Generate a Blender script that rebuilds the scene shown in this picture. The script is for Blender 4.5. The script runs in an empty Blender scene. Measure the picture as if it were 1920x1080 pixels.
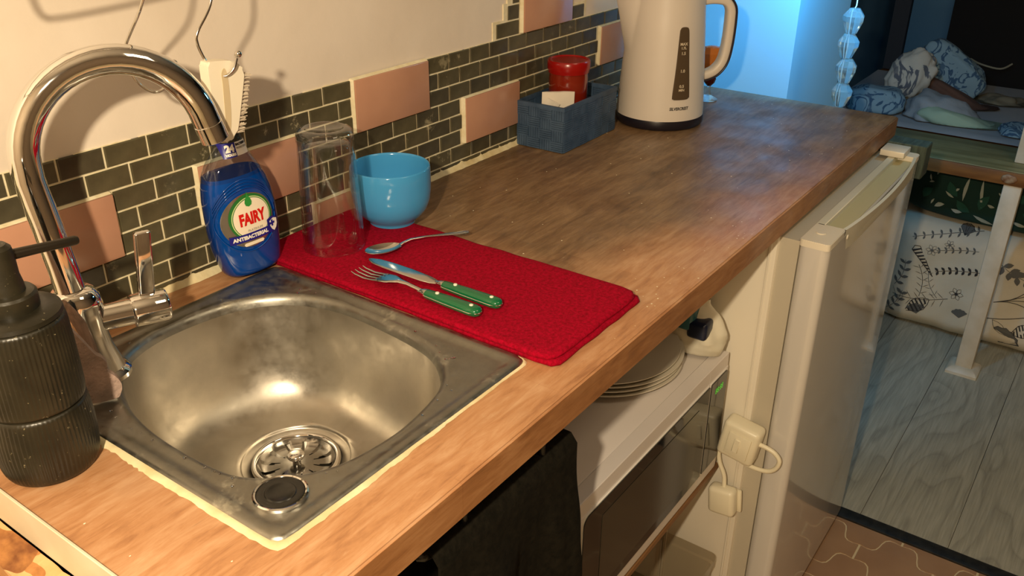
import bpy, bmesh, math, random
from mathutils import Vector, Matrix, noise
random.seed(7)
S = bpy.context.scene
COL = S.collection
pi = math.pi
FL = -0.90            # floor height relative to the worktop surface (z = 0 here; everything is lifted at the end)

# ------------------------------------------------------------------ camera, world, lights, exposure
cam_d = bpy.data.cameras.new('camera'); cam = bpy.data.objects.new('camera', cam_d); COL.objects.link(cam)
cam_d.sensor_width = 36; cam_d.lens = 1666.17 / 1920 * 36; cam_d.clip_start = .01
Rr = ((0.58218, -0.81303, 0.00671), (0.3630, 0.2672, 0.8927), (-0.7276, -0.5173, 0.4507))
CAMROWS = Rr
r0 = Vector(Rr[0]).normalized(); r2 = Vector(Rr[2]).normalized(); r0 = (r0 - r2 * r0.dot(r2)).normalized(); r1 = r2.cross(r0)
M = Matrix(((r0.x, r1.x, r2.x), (r0.y, r1.y, r2.y), (r0.z, r1.z, r2.z))).to_4x4()
M.translation = (-1.0127, -0.8397, 0.4591); cam.matrix_world = M
S.camera = cam
w = bpy.data.worlds.new('room_air'); S.world = w; w.use_nodes = True
w.node_tree.nodes['Background'].inputs[0].default_value = (.32, .34, .40, 1); w.node_tree.nodes['Background'].inputs[1].default_value = .12

def light(name, kind, loc, power, col, size=.03, target=None, sy=None):
    d = bpy.data.lights.new(name, kind); d.energy = power; d.color = col
    if kind == 'AREA':
        d.size = size
        if sy: d.shape = 'RECTANGLE'; d.size_y = sy
    else: d.shadow_soft_size = size
    o = bpy.data.objects.new(name, d); COL.objects.link(o); o.location = loc
    if target: o.rotation_euler = (Vector(target) - Vector(loc)).to_track_quat('-Z', 'Y').to_euler()
    return o
light('warm_lamp', 'POINT', (-1.22, -.79, .59), 54, (1, .81, .55), .018)
light('warm_ceiling_lamp', 'AREA', (-.2, -1.5, 1.35), 5, (1, .80, .52), .5, (0, -.6, -.2))
sp_ = light('blue_led_spot', 'SPOT', (.70, -.34, .34), 13, (.06, .50, 1), .03, (1.0, -.20, .02)); sp_.data.spot_size = math.radians(95); sp_.data.spot_blend = .8
light('blue_led_lamp', 'POINT', (.99, -.63, .45), 3.0, (.15, .62, .95), .05)
S.view_settings.view_transform = 'Standard'; S.view_settings.look = 'None'; S.view_settings.gamma = 1
S.view_settings.use_curve_mapping = False; S.view_settings.exposure = 0.0

# ------------------------------------------------------------------ materials
def srgb(r, g, b):
    f = lambda c: ((c / 255 + .055) / 1.055) ** 2.4 if c > 10 else c / 255 / 12.92
    return (f(r), f(g), f(b), 1)
def mat(name, col, rough=.5, metal=0, **k):
    m = bpy.data.materials.new(name); m.use_nodes = True; b = m.node_tree.nodes['Principled BSDF']
    b.inputs['Base Color'].default_value = col if len(col) == 4 else (*col, 1)
    b.inputs['Roughness'].default_value = rough; b.inputs['Metallic'].default_value = metal
    for kk, v in k.items():
        b.inputs[kk.replace('_', ' ')].default_value = v
    return m
class N:
    """small node helper on a material"""
    def __init__(s, m): s.m = m; s.t = m.node_tree; s.b = s.t.nodes['Principled BSDF']
    def n(s, t, **k):
        x = s.t.nodes.new(t)
        for a, v in k.items(): setattr(x, a, v)
        return x
    def l(s, a, b): s.t.links.new(a, b)
    def co(s, scale=(1, 1, 1), kind='Object', rot=(0, 0, 0), loc=(0, 0, 0)):
        c = s.n('ShaderNodeTexCoord'); mp = s.n('ShaderNodeMapping'); mp.inputs['Scale'].default_value = scale
        mp.inputs['Rotation'].default_value = rot; mp.inputs['Location'].default_value = loc
        s.l(c.outputs[kind], mp.inputs[0]); return mp.outputs[0]
    def noise(s, vec, scale, detail=4, rough=.5, dist=0):
        x = s.n('ShaderNodeTexNoise'); x.inputs['Scale'].default_value = scale; x.inputs['Detail'].default_value = detail
        x.inputs['Roughness'].default_value = rough; x.inputs['Distortion'].default_value = dist
        if vec is not None: s.l(vec, x.inputs['Vector'])
        return x.outputs['Fac']
    def ramp(s, fac, stops, interp='LINEAR'):
        x = s.n('ShaderNodeValToRGB'); x.color_ramp.interpolation = interp; e = x.color_ramp.elements
        while len(e) < len(stops): e.new(.5)
        for i, (p_, c) in enumerate(stops):
            e[i].position = p_; e[i].color = c if len(c) == 4 else (*c, 1)
        s.l(fac, x.inputs[0]); return x.outputs[0]
    def mix(s, fac, a, b, mode='MIX'):
        x = s.n('ShaderNodeMix', data_type='RGBA', blend_type=mode)
        for i, v in ((0, fac), (6, a), (7, b)):
            if hasattr(v, 'is_output'): s.l(v, x.inputs[i])
            else: x.inputs[i].default_value = v
        return x.outputs[2]
    def bump(s, fac, st=.3, d=.001):
        x = s.n('ShaderNodeBump'); x.inputs['Strength'].default_value = st; x.inputs['Distance'].default_value = d
        s.l(fac, x.inputs['Height']); s.l(x.outputs[0], s.b.inputs['Normal']); return x
    def math(s, op, a, b=0):
        x = s.n('ShaderNodeMath', operation=op)
        for i, v in enumerate((a, b)):
            if hasattr(v, 'is_output'): s.l(v, x.inputs[i])
            else: x.inputs[i].default_value = v
        return x.outputs[0]
def noisy(name, c1, c2, scale=8, rough=.5, bump=.2, bd=.001, bscale=None, detail=4, metal=0, lo=.35, hi=.65, stretch=(1, 1, 1), **k):
    m = mat(name, c1, rough, metal, **k); q = N(m); v = q.co(stretch)
    q.l(q.ramp(q.noise(v, scale, detail), [(lo, c1), (hi, c2)]), q.b.inputs['Base Color'])
    if bump: q.bump(q.noise(v, bscale or scale * 4, 5), bump, bd)
    return m

PLASTER = noisy('painted_plaster', srgb(222, 208, 190), srgb(232, 220, 204), 5, .75, .35, .002, 30)
def wood_top():
    m = mat('butcher_block', srgb(150, 100, 60), .42); q = N(m); v = q.co((1, 1, 1))
    sx = q.n('ShaderNodeSeparateXYZ'); q.l(v, sx.inputs[0])
    # staves along x, 4 cm wide, random tone per stave segment
    br = q.n('ShaderNodeTexBrick'); br.offset = .37; br.inputs['Scale'].default_value = 1
    br.inputs['Brick Width'].default_value = .42; br.inputs['Row Height'].default_value = .043; br.inputs['Mortar Size'].default_value = .0005
    br.inputs['Color1'].default_value = (0, 0, 0, 1); br.inputs['Color2'].default_value = (1, 1, 1, 1); br.inputs['Mortar'].default_value = (.15, .15, .15, 1)
    q.l(v, br.inputs['Vector'])
    g1 = q.noise(q.co((2.2, 16, 16)), 7, 9, .68, .9)       # long grain
    g2 = q.noise(q.co((1.2, 3.5, 3.5)), 7, 7, .65, .8)
    t = q.math('ADD', q.math('MULTIPLY', br.outputs['Color'], .07), q.math('ADD', q.math('MULTIPLY', g1, .50), q.math('MULTIPLY', g2, .48)))
    light_c = q.ramp(t, [(.34, srgb(144, 96, 62)), (.50, srgb(184, 134, 92)), (.66, srgb(204, 162, 124))])
    dark_c = q.ramp(t, [(.34, srgb(82, 61, 42)), (.50, srgb(118, 91, 63)), (.66, srgb(150, 121, 88))])
    # wear: pale and scrubbed around the sink and along the front edge, dark oiled elsewhere
    gx = q.math('MULTIPLY', q.math('ADD', sx.outputs[0], .30), 5.5)
    wob = q.math('MULTIPLY', q.math('SUBTRACT', q.noise(v, 5, 5, .6), .5), 1.6)
    gy = q.math('MULTIPLY', q.math('ADD', sx.outputs[1], .38), 9)
    fr = q.math('SUBTRACT', q.math('MAXIMUM', q.math('SUBTRACT', gx, 0), q.math('MINIMUM', q.math('ADD', gy, q.math('MULTIPLY', gx, .22)), 2)), 0)
    fac = q.math('ADD', q.math('MINIMUM', gx, q.math('ADD', gy, q.math('MULTIPLY', gx, .30))), wob)
    fac = q.math('ADD', fac, .1)
    mk = q.ramp(fac, [(0, (0, 0, 0)), (.9, (1, 1, 1))])
    c = q.mix(mk, light_c, dark_c)
    stain = q.ramp(q.noise(v, 3.2, 6, .65, .5), [(.52, (0, 0, 0)), (.72, (1, 1, 1))])
    c = q.mix(q.math('MULTIPLY', stain, .25), c, srgb(118, 76, 42))
    chalk = q.ramp(q.noise(q.co((1, 3, 3)), 11, 8, .75), [(.63, (0, 0, 0)), (.76, (1, 1, 1))])
    c = q.mix(q.math('MULTIPLY', chalk, .38), c, srgb(226, 204, 172))
    scr = q.ramp(q.noise(q.co((2.5, 60, 60), rot=(0, 0, .05)), 6, 6, .7), [(.28, (1, 1, 1)), (.38, (0, 0, 0))])
    c = q.mix(q.math('MULTIPLY', scr, .45), c, srgb(66, 44, 28))
    nick = q.ramp(q.noise(q.co((10, 26, 26), rot=(0, 0, .5)), 9, 5, .7), [(.70, (0, 0, 0)), (.74, (1, 1, 1))])
    c = q.mix(q.math('MULTIPLY', nick, .5), c, srgb(220, 196, 160))
    # shade on the front face, put into its colour as a darker brown
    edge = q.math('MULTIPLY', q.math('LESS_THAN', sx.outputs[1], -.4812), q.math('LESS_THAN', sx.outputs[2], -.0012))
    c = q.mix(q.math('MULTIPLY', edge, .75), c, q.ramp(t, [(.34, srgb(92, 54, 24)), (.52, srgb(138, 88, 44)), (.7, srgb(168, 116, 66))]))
    q.l(c, q.b.inputs['Base Color'])
    q.l(q.ramp(q.noise(v, 14, 6), [(.3, (.30, .30, .30)), (.7, (.55, .55, .55))]), q.b.inputs['Roughness'])
    q.bump(g1, .12, .001); return m
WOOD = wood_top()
def steel(name, base, rough, sc=1.0, spots=True):
    m = mat(name, base, rough, 1); q = N(m); v = q.co()
    n1 = q.noise(v, 16 * sc, 7, .68)
    q.l(q.ramp(n1, [(.25, tuple(c * .74 for c in base[:3])), (.5, tuple(c * .90 for c in base[:3])), (.75, base[:3])]), q.b.inputs['Base Color'])
    q.l(q.ramp(q.noise(v, 40 * sc, 5, .7), [(.3, (rough * .75,) * 3), (.75, (min(1, rough * 1.6),) * 3)]), q.b.inputs['Roughness'])
    if spots: q.bump(q.noise(v, 130, 3), .08, .0006)
    return m
STEEL = steel('brushed_steel', (.56, .52, .45), .36, .6)
RIM = steel('scuffed_steel_rim', (.38, .37, .33), .36, 2.2)
q = N(RIM); base_ = q.b.inputs['Base Color'].links[0].from_socket
ls = q.ramp(q.noise(q.co((1, 1, 1)), 22, 8, .74, .5), [(.58, (0, 0, 0)), (.70, (1, 1, 1))])
q.l(q.mix(q.math('MULTIPLY', ls, .6), base_, srgb(196, 188, 162)), q.b.inputs['Base Color']); q.l(q.math('SUBTRACT', 1, q.math('MULTIPLY', ls, .5)), q.b.inputs['Metallic'])
CHROME = mat('chrome', (.86, .85, .83), .06, 1)
CUTLERY = mat('cutlery_steel', (.70, .68, .64), .14, 1)
PINK = noisy('pink_tile_glaze', srgb(188, 140, 114), srgb(197, 149, 122), 14, .22, .05, .0005, 30)
def brick_mat(name, c1, c2):
    m = noisy(name, c1, c2, 40, .24, .12, .0008, 60); q = N(m); gc = q.n('ShaderNodeNewGeometry')
    base = q.b.inputs['Base Color'].links[0].from_socket
    sm = q.ramp(q.noise(gc.outputs['Position'], 34, 7, .72), [(.60, (0, 0, 0)), (.68, (.75, .75, .75))])
    sm2 = q.ramp(q.noise(gc.outputs['Position'], 4, 2), [(.45, (0, 0, 0)), (.6, (1, 1, 1))])
    q.l(q.mix(q.math('MULTIPLY', sm, sm2), base, srgb(196, 184, 148)), q.b.inputs['Base Color']); return m
BRICKM = brick_mat('green_glass_tile', srgb(76, 71, 52), srgb(92, 86, 64)); BRICKD = brick_mat('dark_green_glass_tile', srgb(64, 60, 46), srgb(80, 75, 58))
GROUT = noisy('cream_grout', srgb(226, 212, 172), srgb(238, 228, 196), 60, .85, .6, .0015, 200)
SEAL = noisy('sealant', srgb(232, 220, 180), srgb(214, 196, 150), 35, .6, .5, .002, 90)
WHITE = mat('white_plastic', srgb(226, 222, 214), .28)
CREAM = mat('cream_enamel', srgb(222, 216, 200), .3)
BLACKP = mat('black_plastic', (.008, .008, .009), .35)
GLOSSB = mat('black_glass', (.012, .011, .009), .06)
RED = mat('red_lid', (.30, .003, .002), .25)

# ------------------------------------------------------------------ mesh helpers
def link(name, me, m=None, parent=None, smooth=False, loc=None, rot=None):
    o = bpy.data.objects.new(name, me); COL.objects.link(o)
    if m is not None:
        for x in (m if isinstance(m, (list, tuple)) else [m]): me.materials.append(x)
    if smooth:
        me.polygons.foreach_set('use_smooth', [True] * len(me.polygons))
    if parent: o.parent = parent
    if loc: o.location = loc
    if rot: o.rotation_euler = rot
    return o
def from_bm(name, bm, m=None, parent=None, smooth=False, autos=None, **k):
    bmesh.ops.recalc_face_normals(bm, faces=bm.faces)
    me = bpy.data.meshes.new(name); bm.to_mesh(me); bm.free()
    o = link(name, me, m, parent, smooth, **k)
    if autos:
        me.polygons.foreach_set('use_smooth', [True] * len(me.polygons))
        try: me.set_sharp_from_angle(angle=math.radians(autos))
        except Exception: pass
    return o
def tag(o, label=None, cat=None, group=None, kind=None):
    if label: o['label'] = label
    if cat: o['category'] = cat
    if group: o['group'] = group
    if kind: o['kind'] = kind
    return o
def thing(name, label, cat, loc=(0, 0, 0), rz=0, group=None, rot=None):
    o = bpy.data.objects.new(name, None); COL.objects.link(o); o.location = loc
    o.rotation_euler = rot or (0, 0, rz); o.empty_display_size = .02
    return tag(o, label, cat, group)
def box(bm, x0, x1, y0, y1, z0, z1, bev=0, seg=2):
    v = [bm.verts.new((x, y, z)) for x in (x0, x1) for y in (y0, y1) for z in (z0, z1)]
    f = [bm.faces.new([v[i] for i in q]) for q in ((0, 1, 3, 2), (4, 6, 7, 5), (0, 4, 5, 1), (2, 3, 7, 6), (0, 2, 6, 4), (1, 5, 7, 3))]
    if bev:
        es = {e for q in f for e in q.edges}
        bmesh.ops.bevel(bm, geom=list(es), offset=bev, segments=seg, profile=.5, affect='EDGES')
    return v
def boxo(name, x0, x1, y0, y1, z0, z1, m, parent=None, bev=0, seg=2, **k):
    bm = bmesh.new(); box(bm, min(x0, x1), max(x0, x1), min(y0, y1), max(y0, y1), min(z0, z1), max(z0, z1), bev, seg)
    return from_bm(name, bm, m, parent, autos=40 if bev else None, **k)
def loft(bm, rings, closed=True, cap0=False, cap1=False):
    R_ = [[bm.verts.new(p) for p in r] for r in rings]
    n = len(R_[0])
    for a, b in zip(R_, R_[1:]):
        for i in range(n if closed else n - 1):
            j = (i + 1) % n; bm.faces.new((a[i], a[j], b[j], b[i]))
    if cap0: bm.faces.new(R_[0][::-1])
    if cap1: bm.faces.new(R_[-1])
    return R_
def circ(r, z, n=48, cx=0, cy=0, ry=None):
    return [(cx + r * math.cos(2 * pi * i / n), cy + (ry or r) * math.sin(2 * pi * i / n), z) for i in range(n)]
def lathe(name, prof, m, parent=None, n=48, cap0=True, cap1=True, autos=35, **k):
    bm = bmesh.new(); loft(bm, [circ(r, z, n) for r, z in prof], True, cap0, cap1)
    return from_bm(name, bm, m, parent, autos=autos, **k)
def tube_rings(pts, rad, n=16, up=None):
    pts = [Vector(p) for p in pts]; T = []
    for i in range(len(pts)):
        a = pts[max(i - 1, 0)]; b = pts[min(i + 1, len(pts) - 1)]; T.append((b - a).normalized())
    u = Vector(up) if up else (Vector((0, 0, 1)) if abs(T[0].z) < .9 else Vector((1, 0, 0)))
    u = (u - T[0] * u.dot(T[0])).normalized(); out = []
    for i, (p, t) in enumerate(zip(pts, T)):
        u = (u - t * u.dot(t)).normalized(); v = t.cross(u)
        r = rad[i] if isinstance(rad, (list, tuple)) else rad
        out.append([p + (u * math.cos(2 * pi * k / n) + v * math.sin(2 * pi * k / n)) * r for k in range(n)])
    return out
def tube(name, pts, rad, m, parent=None, n=16, autos=50, **k):
    bm = bmesh.new(); loft(bm, tube_rings(pts, rad, n), True, True, True)
    return from_bm(name, bm, m, parent, autos=autos, **k)
def cat(P, sub=8, closed=False):
    P = [Vector(p) for p in P]; out = []; n = len(P)
    for i in range(n if closed else n - 1):
        g = (lambda k: P[k % n]) if closed else (lambda k: P[min(max(k, 0), n - 1)])
        a, b, c, d = g(i - 1), g(i), g(i + 1), g(i + 2)
        for s in range(sub):
            t = s / sub
            out.append(.5 * ((2 * b) + (c - a) * t + (2 * a - 5 * b + 4 * c - d) * t * t + (3 * b - a - 3 * c + d) * t ** 3))
    if not closed: out.append(P[-1])
    return out
def radial(poly, th, c):
    """distance from c to the outline along angle th"""
    d = Vector((math.cos(th), math.sin(th))); best = None
    for a, b in zip(poly, poly[1:] + poly[:1]):
        a = Vector(a[:2]) - c; b = Vector(b[:2]) - c; e = b - a
        den = d.x * e.y - d.y * e.x
        if abs(den) < 1e-12: continue
        t = (a.x * e.y - a.y * e.x) / den; s = (a.x * d.y - a.y * d.x) / den
        if t > 0 and -1e-6 <= s <= 1 + 1e-6: best = t if best is None else max(best, t)
    return best
def rrect(x0, x1, y0, y1, r, n=6):
    o = []
    for cx, cy, a0 in ((x1 - r, y1 - r, 0), (x0 + r, y1 - r, 90), (x0 + r, y0 + r, 180), (x1 - r, y0 + r, 270)):
        for k in range(n + 1):
            a = math.radians(a0 + 90 * k / n); o.append((cx + r * math.cos(a), cy + r * math.sin(a)))
    return o
def prism(name, pts, z0, z1, m, parent=None, bev=0, **k):
    bm = bmesh.new(); vs = [bm.verts.new((p[0], p[1], z0)) for p in pts]; f = bm.faces.new(vs)
    r = bmesh.ops.extrude_face_region(bm, geom=[f]); top = [g for g in r['geom'] if isinstance(g, bmesh.types.BMVert)]
    bmesh.ops.translate(bm, verts=top, vec=(0, 0, z1 - z0))
    if bev:
        zt = max(z0, z1)
        es = [e for e in bm.edges if all(abs(v.co.z - zt) < 1e-7 for v in e.verts)]
        bmesh.ops.bevel(bm, geom=es, offset=bev, segments=2, affect='EDGES')
    return from_bm(name, bm, m, parent, autos=40, **k)
def text_mesh(body, size, extrude=.0002, bold=0, shear=0, sx=1.0, align='CENTER'):
    c = bpy.data.curves.new('lettering', 'FONT'); c.body = body; c.size = size; c.extrude = extrude; c.offset = bold
    c.shear = shear; c.align_x = align; c.align_y = 'CENTER'; c.resolution_u = 3
    o = bpy.data.objects.new('tmp', c); COL.objects.link(o)
    dg = bpy.context.evaluated_depsgraph_get(); me = bpy.data.meshes.new_from_object(o.evaluated_get(dg))
    bpy.data.objects.remove(o); bpy.data.curves.remove(c)
    for v in me.vertices: v.co.x *= sx
    return me
def subdiv(me, maxlen):
    bm = bmesh.new(); bm.from_mesh(me); bmesh.ops.triangulate(bm, faces=bm.faces)
    for _ in range(3):
        es = [e for e in bm.edges if e.calc_length() > maxlen]
        if not es: break
        bmesh.ops.subdivide_edges(bm, edges=es, cuts=1)
        bmesh.ops.triangulate(bm, faces=bm.faces)
    bm.to_mesh(me); bm.free(); return me
def mapped(name, me, fn, m, parent, smooth=False):
    for v in me.vertices: v.co = fn(*v.co)
    me.materials.clear()
    return link(name, me, m, parent, smooth)
def shade_struct(o, name=None): o['kind'] = 'structure'; return o
def nz(x, y, z=0): return noise.noise(Vector((x, y, z)))
def grid_mesh(name, nu, nv, fn, m, parent=None, thick=0, closed_u=False, **k):
    bm = bmesh.new(); V = [[bm.verts.new(fn(i / (nu - 1), j / (nv - 1))) for j in range(nv)] for i in range(nu)]
    for i in range(nu - 1):
        for j in range(nv - 1): bm.faces.new((V[i][j], V[i + 1][j], V[i + 1][j + 1], V[i][j + 1]))
    if thick:
        bmesh.ops.recalc_face_normals(bm, faces=bm.faces)
        bmesh.ops.solidify(bm, geom=list(bm.faces), thickness=thick)
    return from_bm(name, bm, m, parent, autos=60, **k)

# ------------------------------------------------------------------ the room shell
CZ = 1.5
wl = shade_struct(boxo('wall_left', -2.2, .90, 0, .10, FL, CZ, PLASTER))
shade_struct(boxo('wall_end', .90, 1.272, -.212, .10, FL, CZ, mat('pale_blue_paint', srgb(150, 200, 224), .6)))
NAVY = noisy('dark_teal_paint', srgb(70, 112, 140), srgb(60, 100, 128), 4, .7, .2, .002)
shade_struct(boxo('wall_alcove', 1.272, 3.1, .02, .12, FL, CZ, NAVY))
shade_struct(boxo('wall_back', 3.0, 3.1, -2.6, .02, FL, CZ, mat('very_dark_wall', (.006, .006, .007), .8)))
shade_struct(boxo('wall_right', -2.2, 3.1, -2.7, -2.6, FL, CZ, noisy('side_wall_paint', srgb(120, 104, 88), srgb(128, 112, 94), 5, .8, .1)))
shade_struct(boxo('wall_front', -2.3, -2.2, -2.7, .10, FL, CZ, noisy('front_wall_paint', srgb(190, 172, 148), srgb(200, 182, 158), 5, .8, .1)))
shade_struct(boxo('ceiling', -2.3, 3.1, -2.7, .12, CZ, CZ + .1, mat('ceiling_paint', srgb(150, 140, 126), .8)))
fl = shade_struct(boxo('floor', -2.3, 3.1, -2.7, .12, FL - .1, FL - .0015, mat('floor_grout', srgb(214, 196, 160), .8)))

# lantern (arabesque) floor tiles in the kitchen half: body with four ogee sides
TILEF = noisy('terracotta_floor_tile', srgb(158, 124, 96), srgb(170, 136, 106), 9, .35, .1, .001)
PY, PX, SE = .150, .100, .050          # pitch along y, row pitch along x, straight edge length
def tile_outline():
    a = PY / 2; hs = SE / 2; b = PX - hs
    def scurve(p, q, A, n=9):
        p = Vector(p); q = Vector(q); d = q - p; nn = Vector((-d.y, d.x)); return [tuple(p + d * t + nn * A * math.sin(2 * pi * t)) for t in [i / n for i in range(n)]]
    # local: x along straight edges, y across; corners (hs,a),(b,0),(hs,-a),(-hs,-a),(-b,0),(-hs,a)
    P_ = []
    P_ += [(-hs, a)]
    P_ += scurve((hs, a), (b, 0), -.17) + scurve((b, 0), (hs, -a), .17)
    P_ += [(hs, -a)]
    P_ += scurve((-hs, -a), (-b, 0), -.17) + scurve((-b, 0), (-hs, a), .17)
    return P_
def lantern_mesh():
    o = tile_outline(); bm = bmesh.new(); k = .965
    t = [bm.verts.new((x * k, y * k, 0)) for x, y in o]; b_ = [bm.verts.new((x * (k + .008), y * (k + .008), -.002)) for x, y in o]
    bm.faces.new(t); n = len(o)
    for i in range(n): bm.faces.new((t[i], b_[i], b_[(i + 1) % n], t[(i + 1) % n]))
    bmesh.ops.recalc_face_normals(bm, faces=bm.faces); bmesh.ops.triangulate(bm, faces=[f for f in bm.faces if len(f.verts) > 4])
    me = bpy.data.meshes.new('floor_tile'); bm.to_mesh(me); bm.free(); me.materials.append(TILEF); return me
LM = lantern_mesh()
for i in range(-9, 3):
    for j in range(-8, 6):
        x = .600 + i * PX; y = -.605 + (j + .5) * PY + (.5 * PY if i % 2 else 0)
        if x > .790 or x < -.35 or y > -.35 or y < -1.45: continue
        if x > .610:      # cut flush at the black strip
            bm = bmesh.new(); bm.from_mesh(LM); bmesh.ops.bisect_plane(bm, geom=list(bm.verts) + list(bm.edges) + list(bm.faces), plane_co=(.687 - x, 0, 0), plane_no=(1, 0, 0), clear_outer=True)
            if len(bm.faces) < 3: bm.free(); continue
            me = bpy.data.meshes.new('floor_tile'); bm.to_mesh(me); bm.free(); me.materials.append(TILEF); link('floor_tile', me, None, fl, loc=(x, y, FL)); continue
        link('floor_tile', LM, None, fl, loc=(x, y, FL))
# grey vinyl planks beyond the black strip
def plank_mat():
    m = mat('grey_oak_plank', srgb(140, 136, 124), .5); q = N(m)
    oi = q.n('ShaderNodeObjectInfo'); c = q.n('ShaderNodeTexCoord'); ad = q.n('ShaderNodeVectorMath', operation='ADD')
    sc = q.n('ShaderNodeVectorMath', operation='SCALE'); cmb = q.n('ShaderNodeCombineXYZ')
    q.l(oi.outputs['Random'], cmb.inputs[0]); q.l(oi.outputs['Random'], cmb.inputs[1]); q.l(cmb.outputs[0], sc.inputs[0]); sc.inputs['Scale'].default_value = 9
    q.l(c.outputs['Object'], ad.inputs[0]); q.l(sc.outputs[0], ad.inputs[1])
    mp = q.n('ShaderNodeMapping'); mp.inputs['Scale'].default_value = (1.1, 3.6, 1); q.l(ad.outputs[0], mp.inputs[0])
    nn = q.noise(mp.outputs[0], 1.5, 2, .4, .15)
    rings = q.math('FRACT', q.math('MULTIPLY', nn, 13))
    line = q.ramp(rings, [(0, (.55, .55, .55)), (.15, (1, 1, 1)), (.55, (1, 1, 1)), (1, (.70, .70, .70))])
    mp2 = q.n('ShaderNodeMapping'); mp2.inputs['Scale'].default_value = (3, 60, 1); q.l(ad.outputs[0], mp2.inputs[0])
    fine = q.ramp(q.noise(mp2.outputs[0], 4, 6), [(.3, srgb(158, 154, 138)), (.7, srgb(182, 178, 160))])
    q.l(q.mix(.55, fine, q.mix(1, fine, line, 'MULTIPLY')), q.b.inputs['Base Color']); q.bump(rings, .06, .001); return m
PLANK = plank_mat()
PL0 = -.205
boxo('underlay', .722, 3.0, -1.9, -.2, FL - .00149, FL - .0011, mat('dark_joint', (.03, .028, .024), .8), fl)
for i in range(9):
    y1 = PL0 - i * .186; y0 = y1 - .185
    cuts = [.722, 1.9 if i % 2 else 1.55, 3.0] if i != 3 else [.722, 1.35, 2.9]
    for a, b in zip(cuts, cuts[1:]):
        boxo('floor_plank', a, b - .0009, y0, y1 - .0001, FL - .0014, FL, PLANK, fl, .0005, 1)
shade_struct(boxo('trim_1', .688, .722, -2.5, -.03, FL - .005, FL + .004, noisy('black_threshold', (.006, .006, .006, 1), (.02, .02, .018, 1), 60, .5, .3), None, .0015))

# ------------------------------------------------------------------ splashback: small bricks and large pink tiles
BW, BH, C0 = .05, .0241, 7.4748
def zrow(k): return (C0 - k) * BH
def brick_mesh(w_, h_, d=.0035, jit=0):
    bm = bmesh.new(); x, z = w_ / 2, h_ / 2; e = .0011
    o = [(-x, -z), (x, -z), (x, z), (-x, z)]
    a = [bm.verts.new((px, 0, pz)) for px, pz in o]
    b = [bm.verts.new((px, -d + e, pz)) for px, pz in o]
    c = [bm.verts.new((px - math.copysign(e, px), -d - random.uniform(0, jit), pz - math.copysign(e, pz))) for px, pz in o]
    for u, v in ((a, b), (b, c)):
        for i in range(4): bm.faces.new((u[i], u[(i + 1) % 4], v[(i + 1) % 4], v[i]))
    bm.faces.new(c); bmesh.ops.recalc_face_normals(bm, faces=bm.faces)
    me = bpy.data.meshes.new('brick_tile'); bm.to_mesh(me); bm.free(); return me
# grout bed, its upper edge ragged where the paint was cut in
def grout_bed():
    bm = bmesh.new(); xs = []; x = -.90
    while x < .60: xs.append(x); x += .006
    lo, hi, lof, hif = [], [], [], []
    for x in xs:
        zt = zrow(0) - .0006 + .0016 * nz(x * 40, 3) + .0010 * nz(x * 170, 9)
        lo.append(bm.verts.new((x, 0, -.03))); lof.append(bm.verts.new((x, -.0016, -.03)))
        hi.append(bm.verts.new((x, 0, zt))); hif.append(bm.verts.new((x, -.0016, zt)))
    for i in range(len(xs) - 1):
        bm.faces.new((lof[i], lof[i + 1], hif[i + 1], hif[i])); bm.faces.new((hif[i], hif[i + 1], hi[i + 1], hi[i]))
    return from_bm('grout', bm, GROUT, wl)
grout_bed()
PT = [  # pink tiles: u0, u1, first row, last row(excl)
    (-4.0, -.97, 0, 3), (.62, 3.55, 3, 6), (8.66, 11.66, 1, 4), (-14.0, -11.0, 2, 5), (-9.0, -6.02, 2, 5), (-5.66, -2.66, 6, 7.47), (3.68, 6.66, -3, 0)]
for u0, u1, k0, k1 in PT:
    g = .0022; x0, x1 = u0 * BW + g, u1 * BW - g; z1, z0 = zrow(k0) - g * .6, zrow(k1) + g * .6
    boxo('pink_tile', x0, x1, -.0085, 0, z0, z1, PINK, wl, .0014, 2)
    # grout fillet round the proud tile
    bm = bmesh.new(); outer = rrect(x0 - .0045, x1 + .0016, z0 - .0012, z1 + .0028, .003, 3); inner = rrect(x0 - .0002, x1 + .0002, z0 - .0002, z1 + .0002, .0006, 3)
    loft(bm, [[(a, -.0015, b) for a, b in outer], [(a + .0008 * nz(a * 300, b * 300), -.0066 + .001 * nz(a * 200, b * 200), b) for a, b in inner]])
    from_bm('grout_fillet', bm, GROUT, wl)
MESHC = {}
def place_brick(u0, u1, k, kb=None):
    g = .0011; w_ = (u1 - u0) * BW - 2 * g; zb = zrow(k + 1) if kb is None else kb
    h_ = zrow(k) - zb - 2 * g
    key = (round(w_, 4), round(h_, 4), random.randint(0, 2))
    if key not in MESHC:
        me = brick_mesh(w_, h_, .0032, .0006); me.materials.append(BRICKM if random.random() < .7 else BRICKD); MESHC[key] = me
    o = link('brick_tile', MESHC[key], None, wl, loc=((u0 + u1) / 2 * BW, 0, zb + g + h_ / 2))
    o.rotation_euler = (random.uniform(-.008, .008), random.uniform(-.012, .012), random.uniform(-.008, .008))
for k in range(8):
    u = -17.0 + (.5 if k % 2 else 0)
    while u < 11.9:
        segs = [(u, u + 1)]
        for p0, p1, a, b in PT:
            if a <= k < b:
                ns = []
                for s0, s1 in segs:
                    if s1 <= p0 or s0 >= p1: ns.append((s0, s1)); continue
                    if s0 < p0 - .0: ns.append((s0, p0 - .03))
                    if s1 > p1 + .0: ns.append((p1 + .02, s1))
                segs = ns
        for s0, s1 in segs:
            if s1 - s0 > .16:
                place_brick(s0, s1, k, None if k < 7 else .0035)
        u += 1
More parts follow.
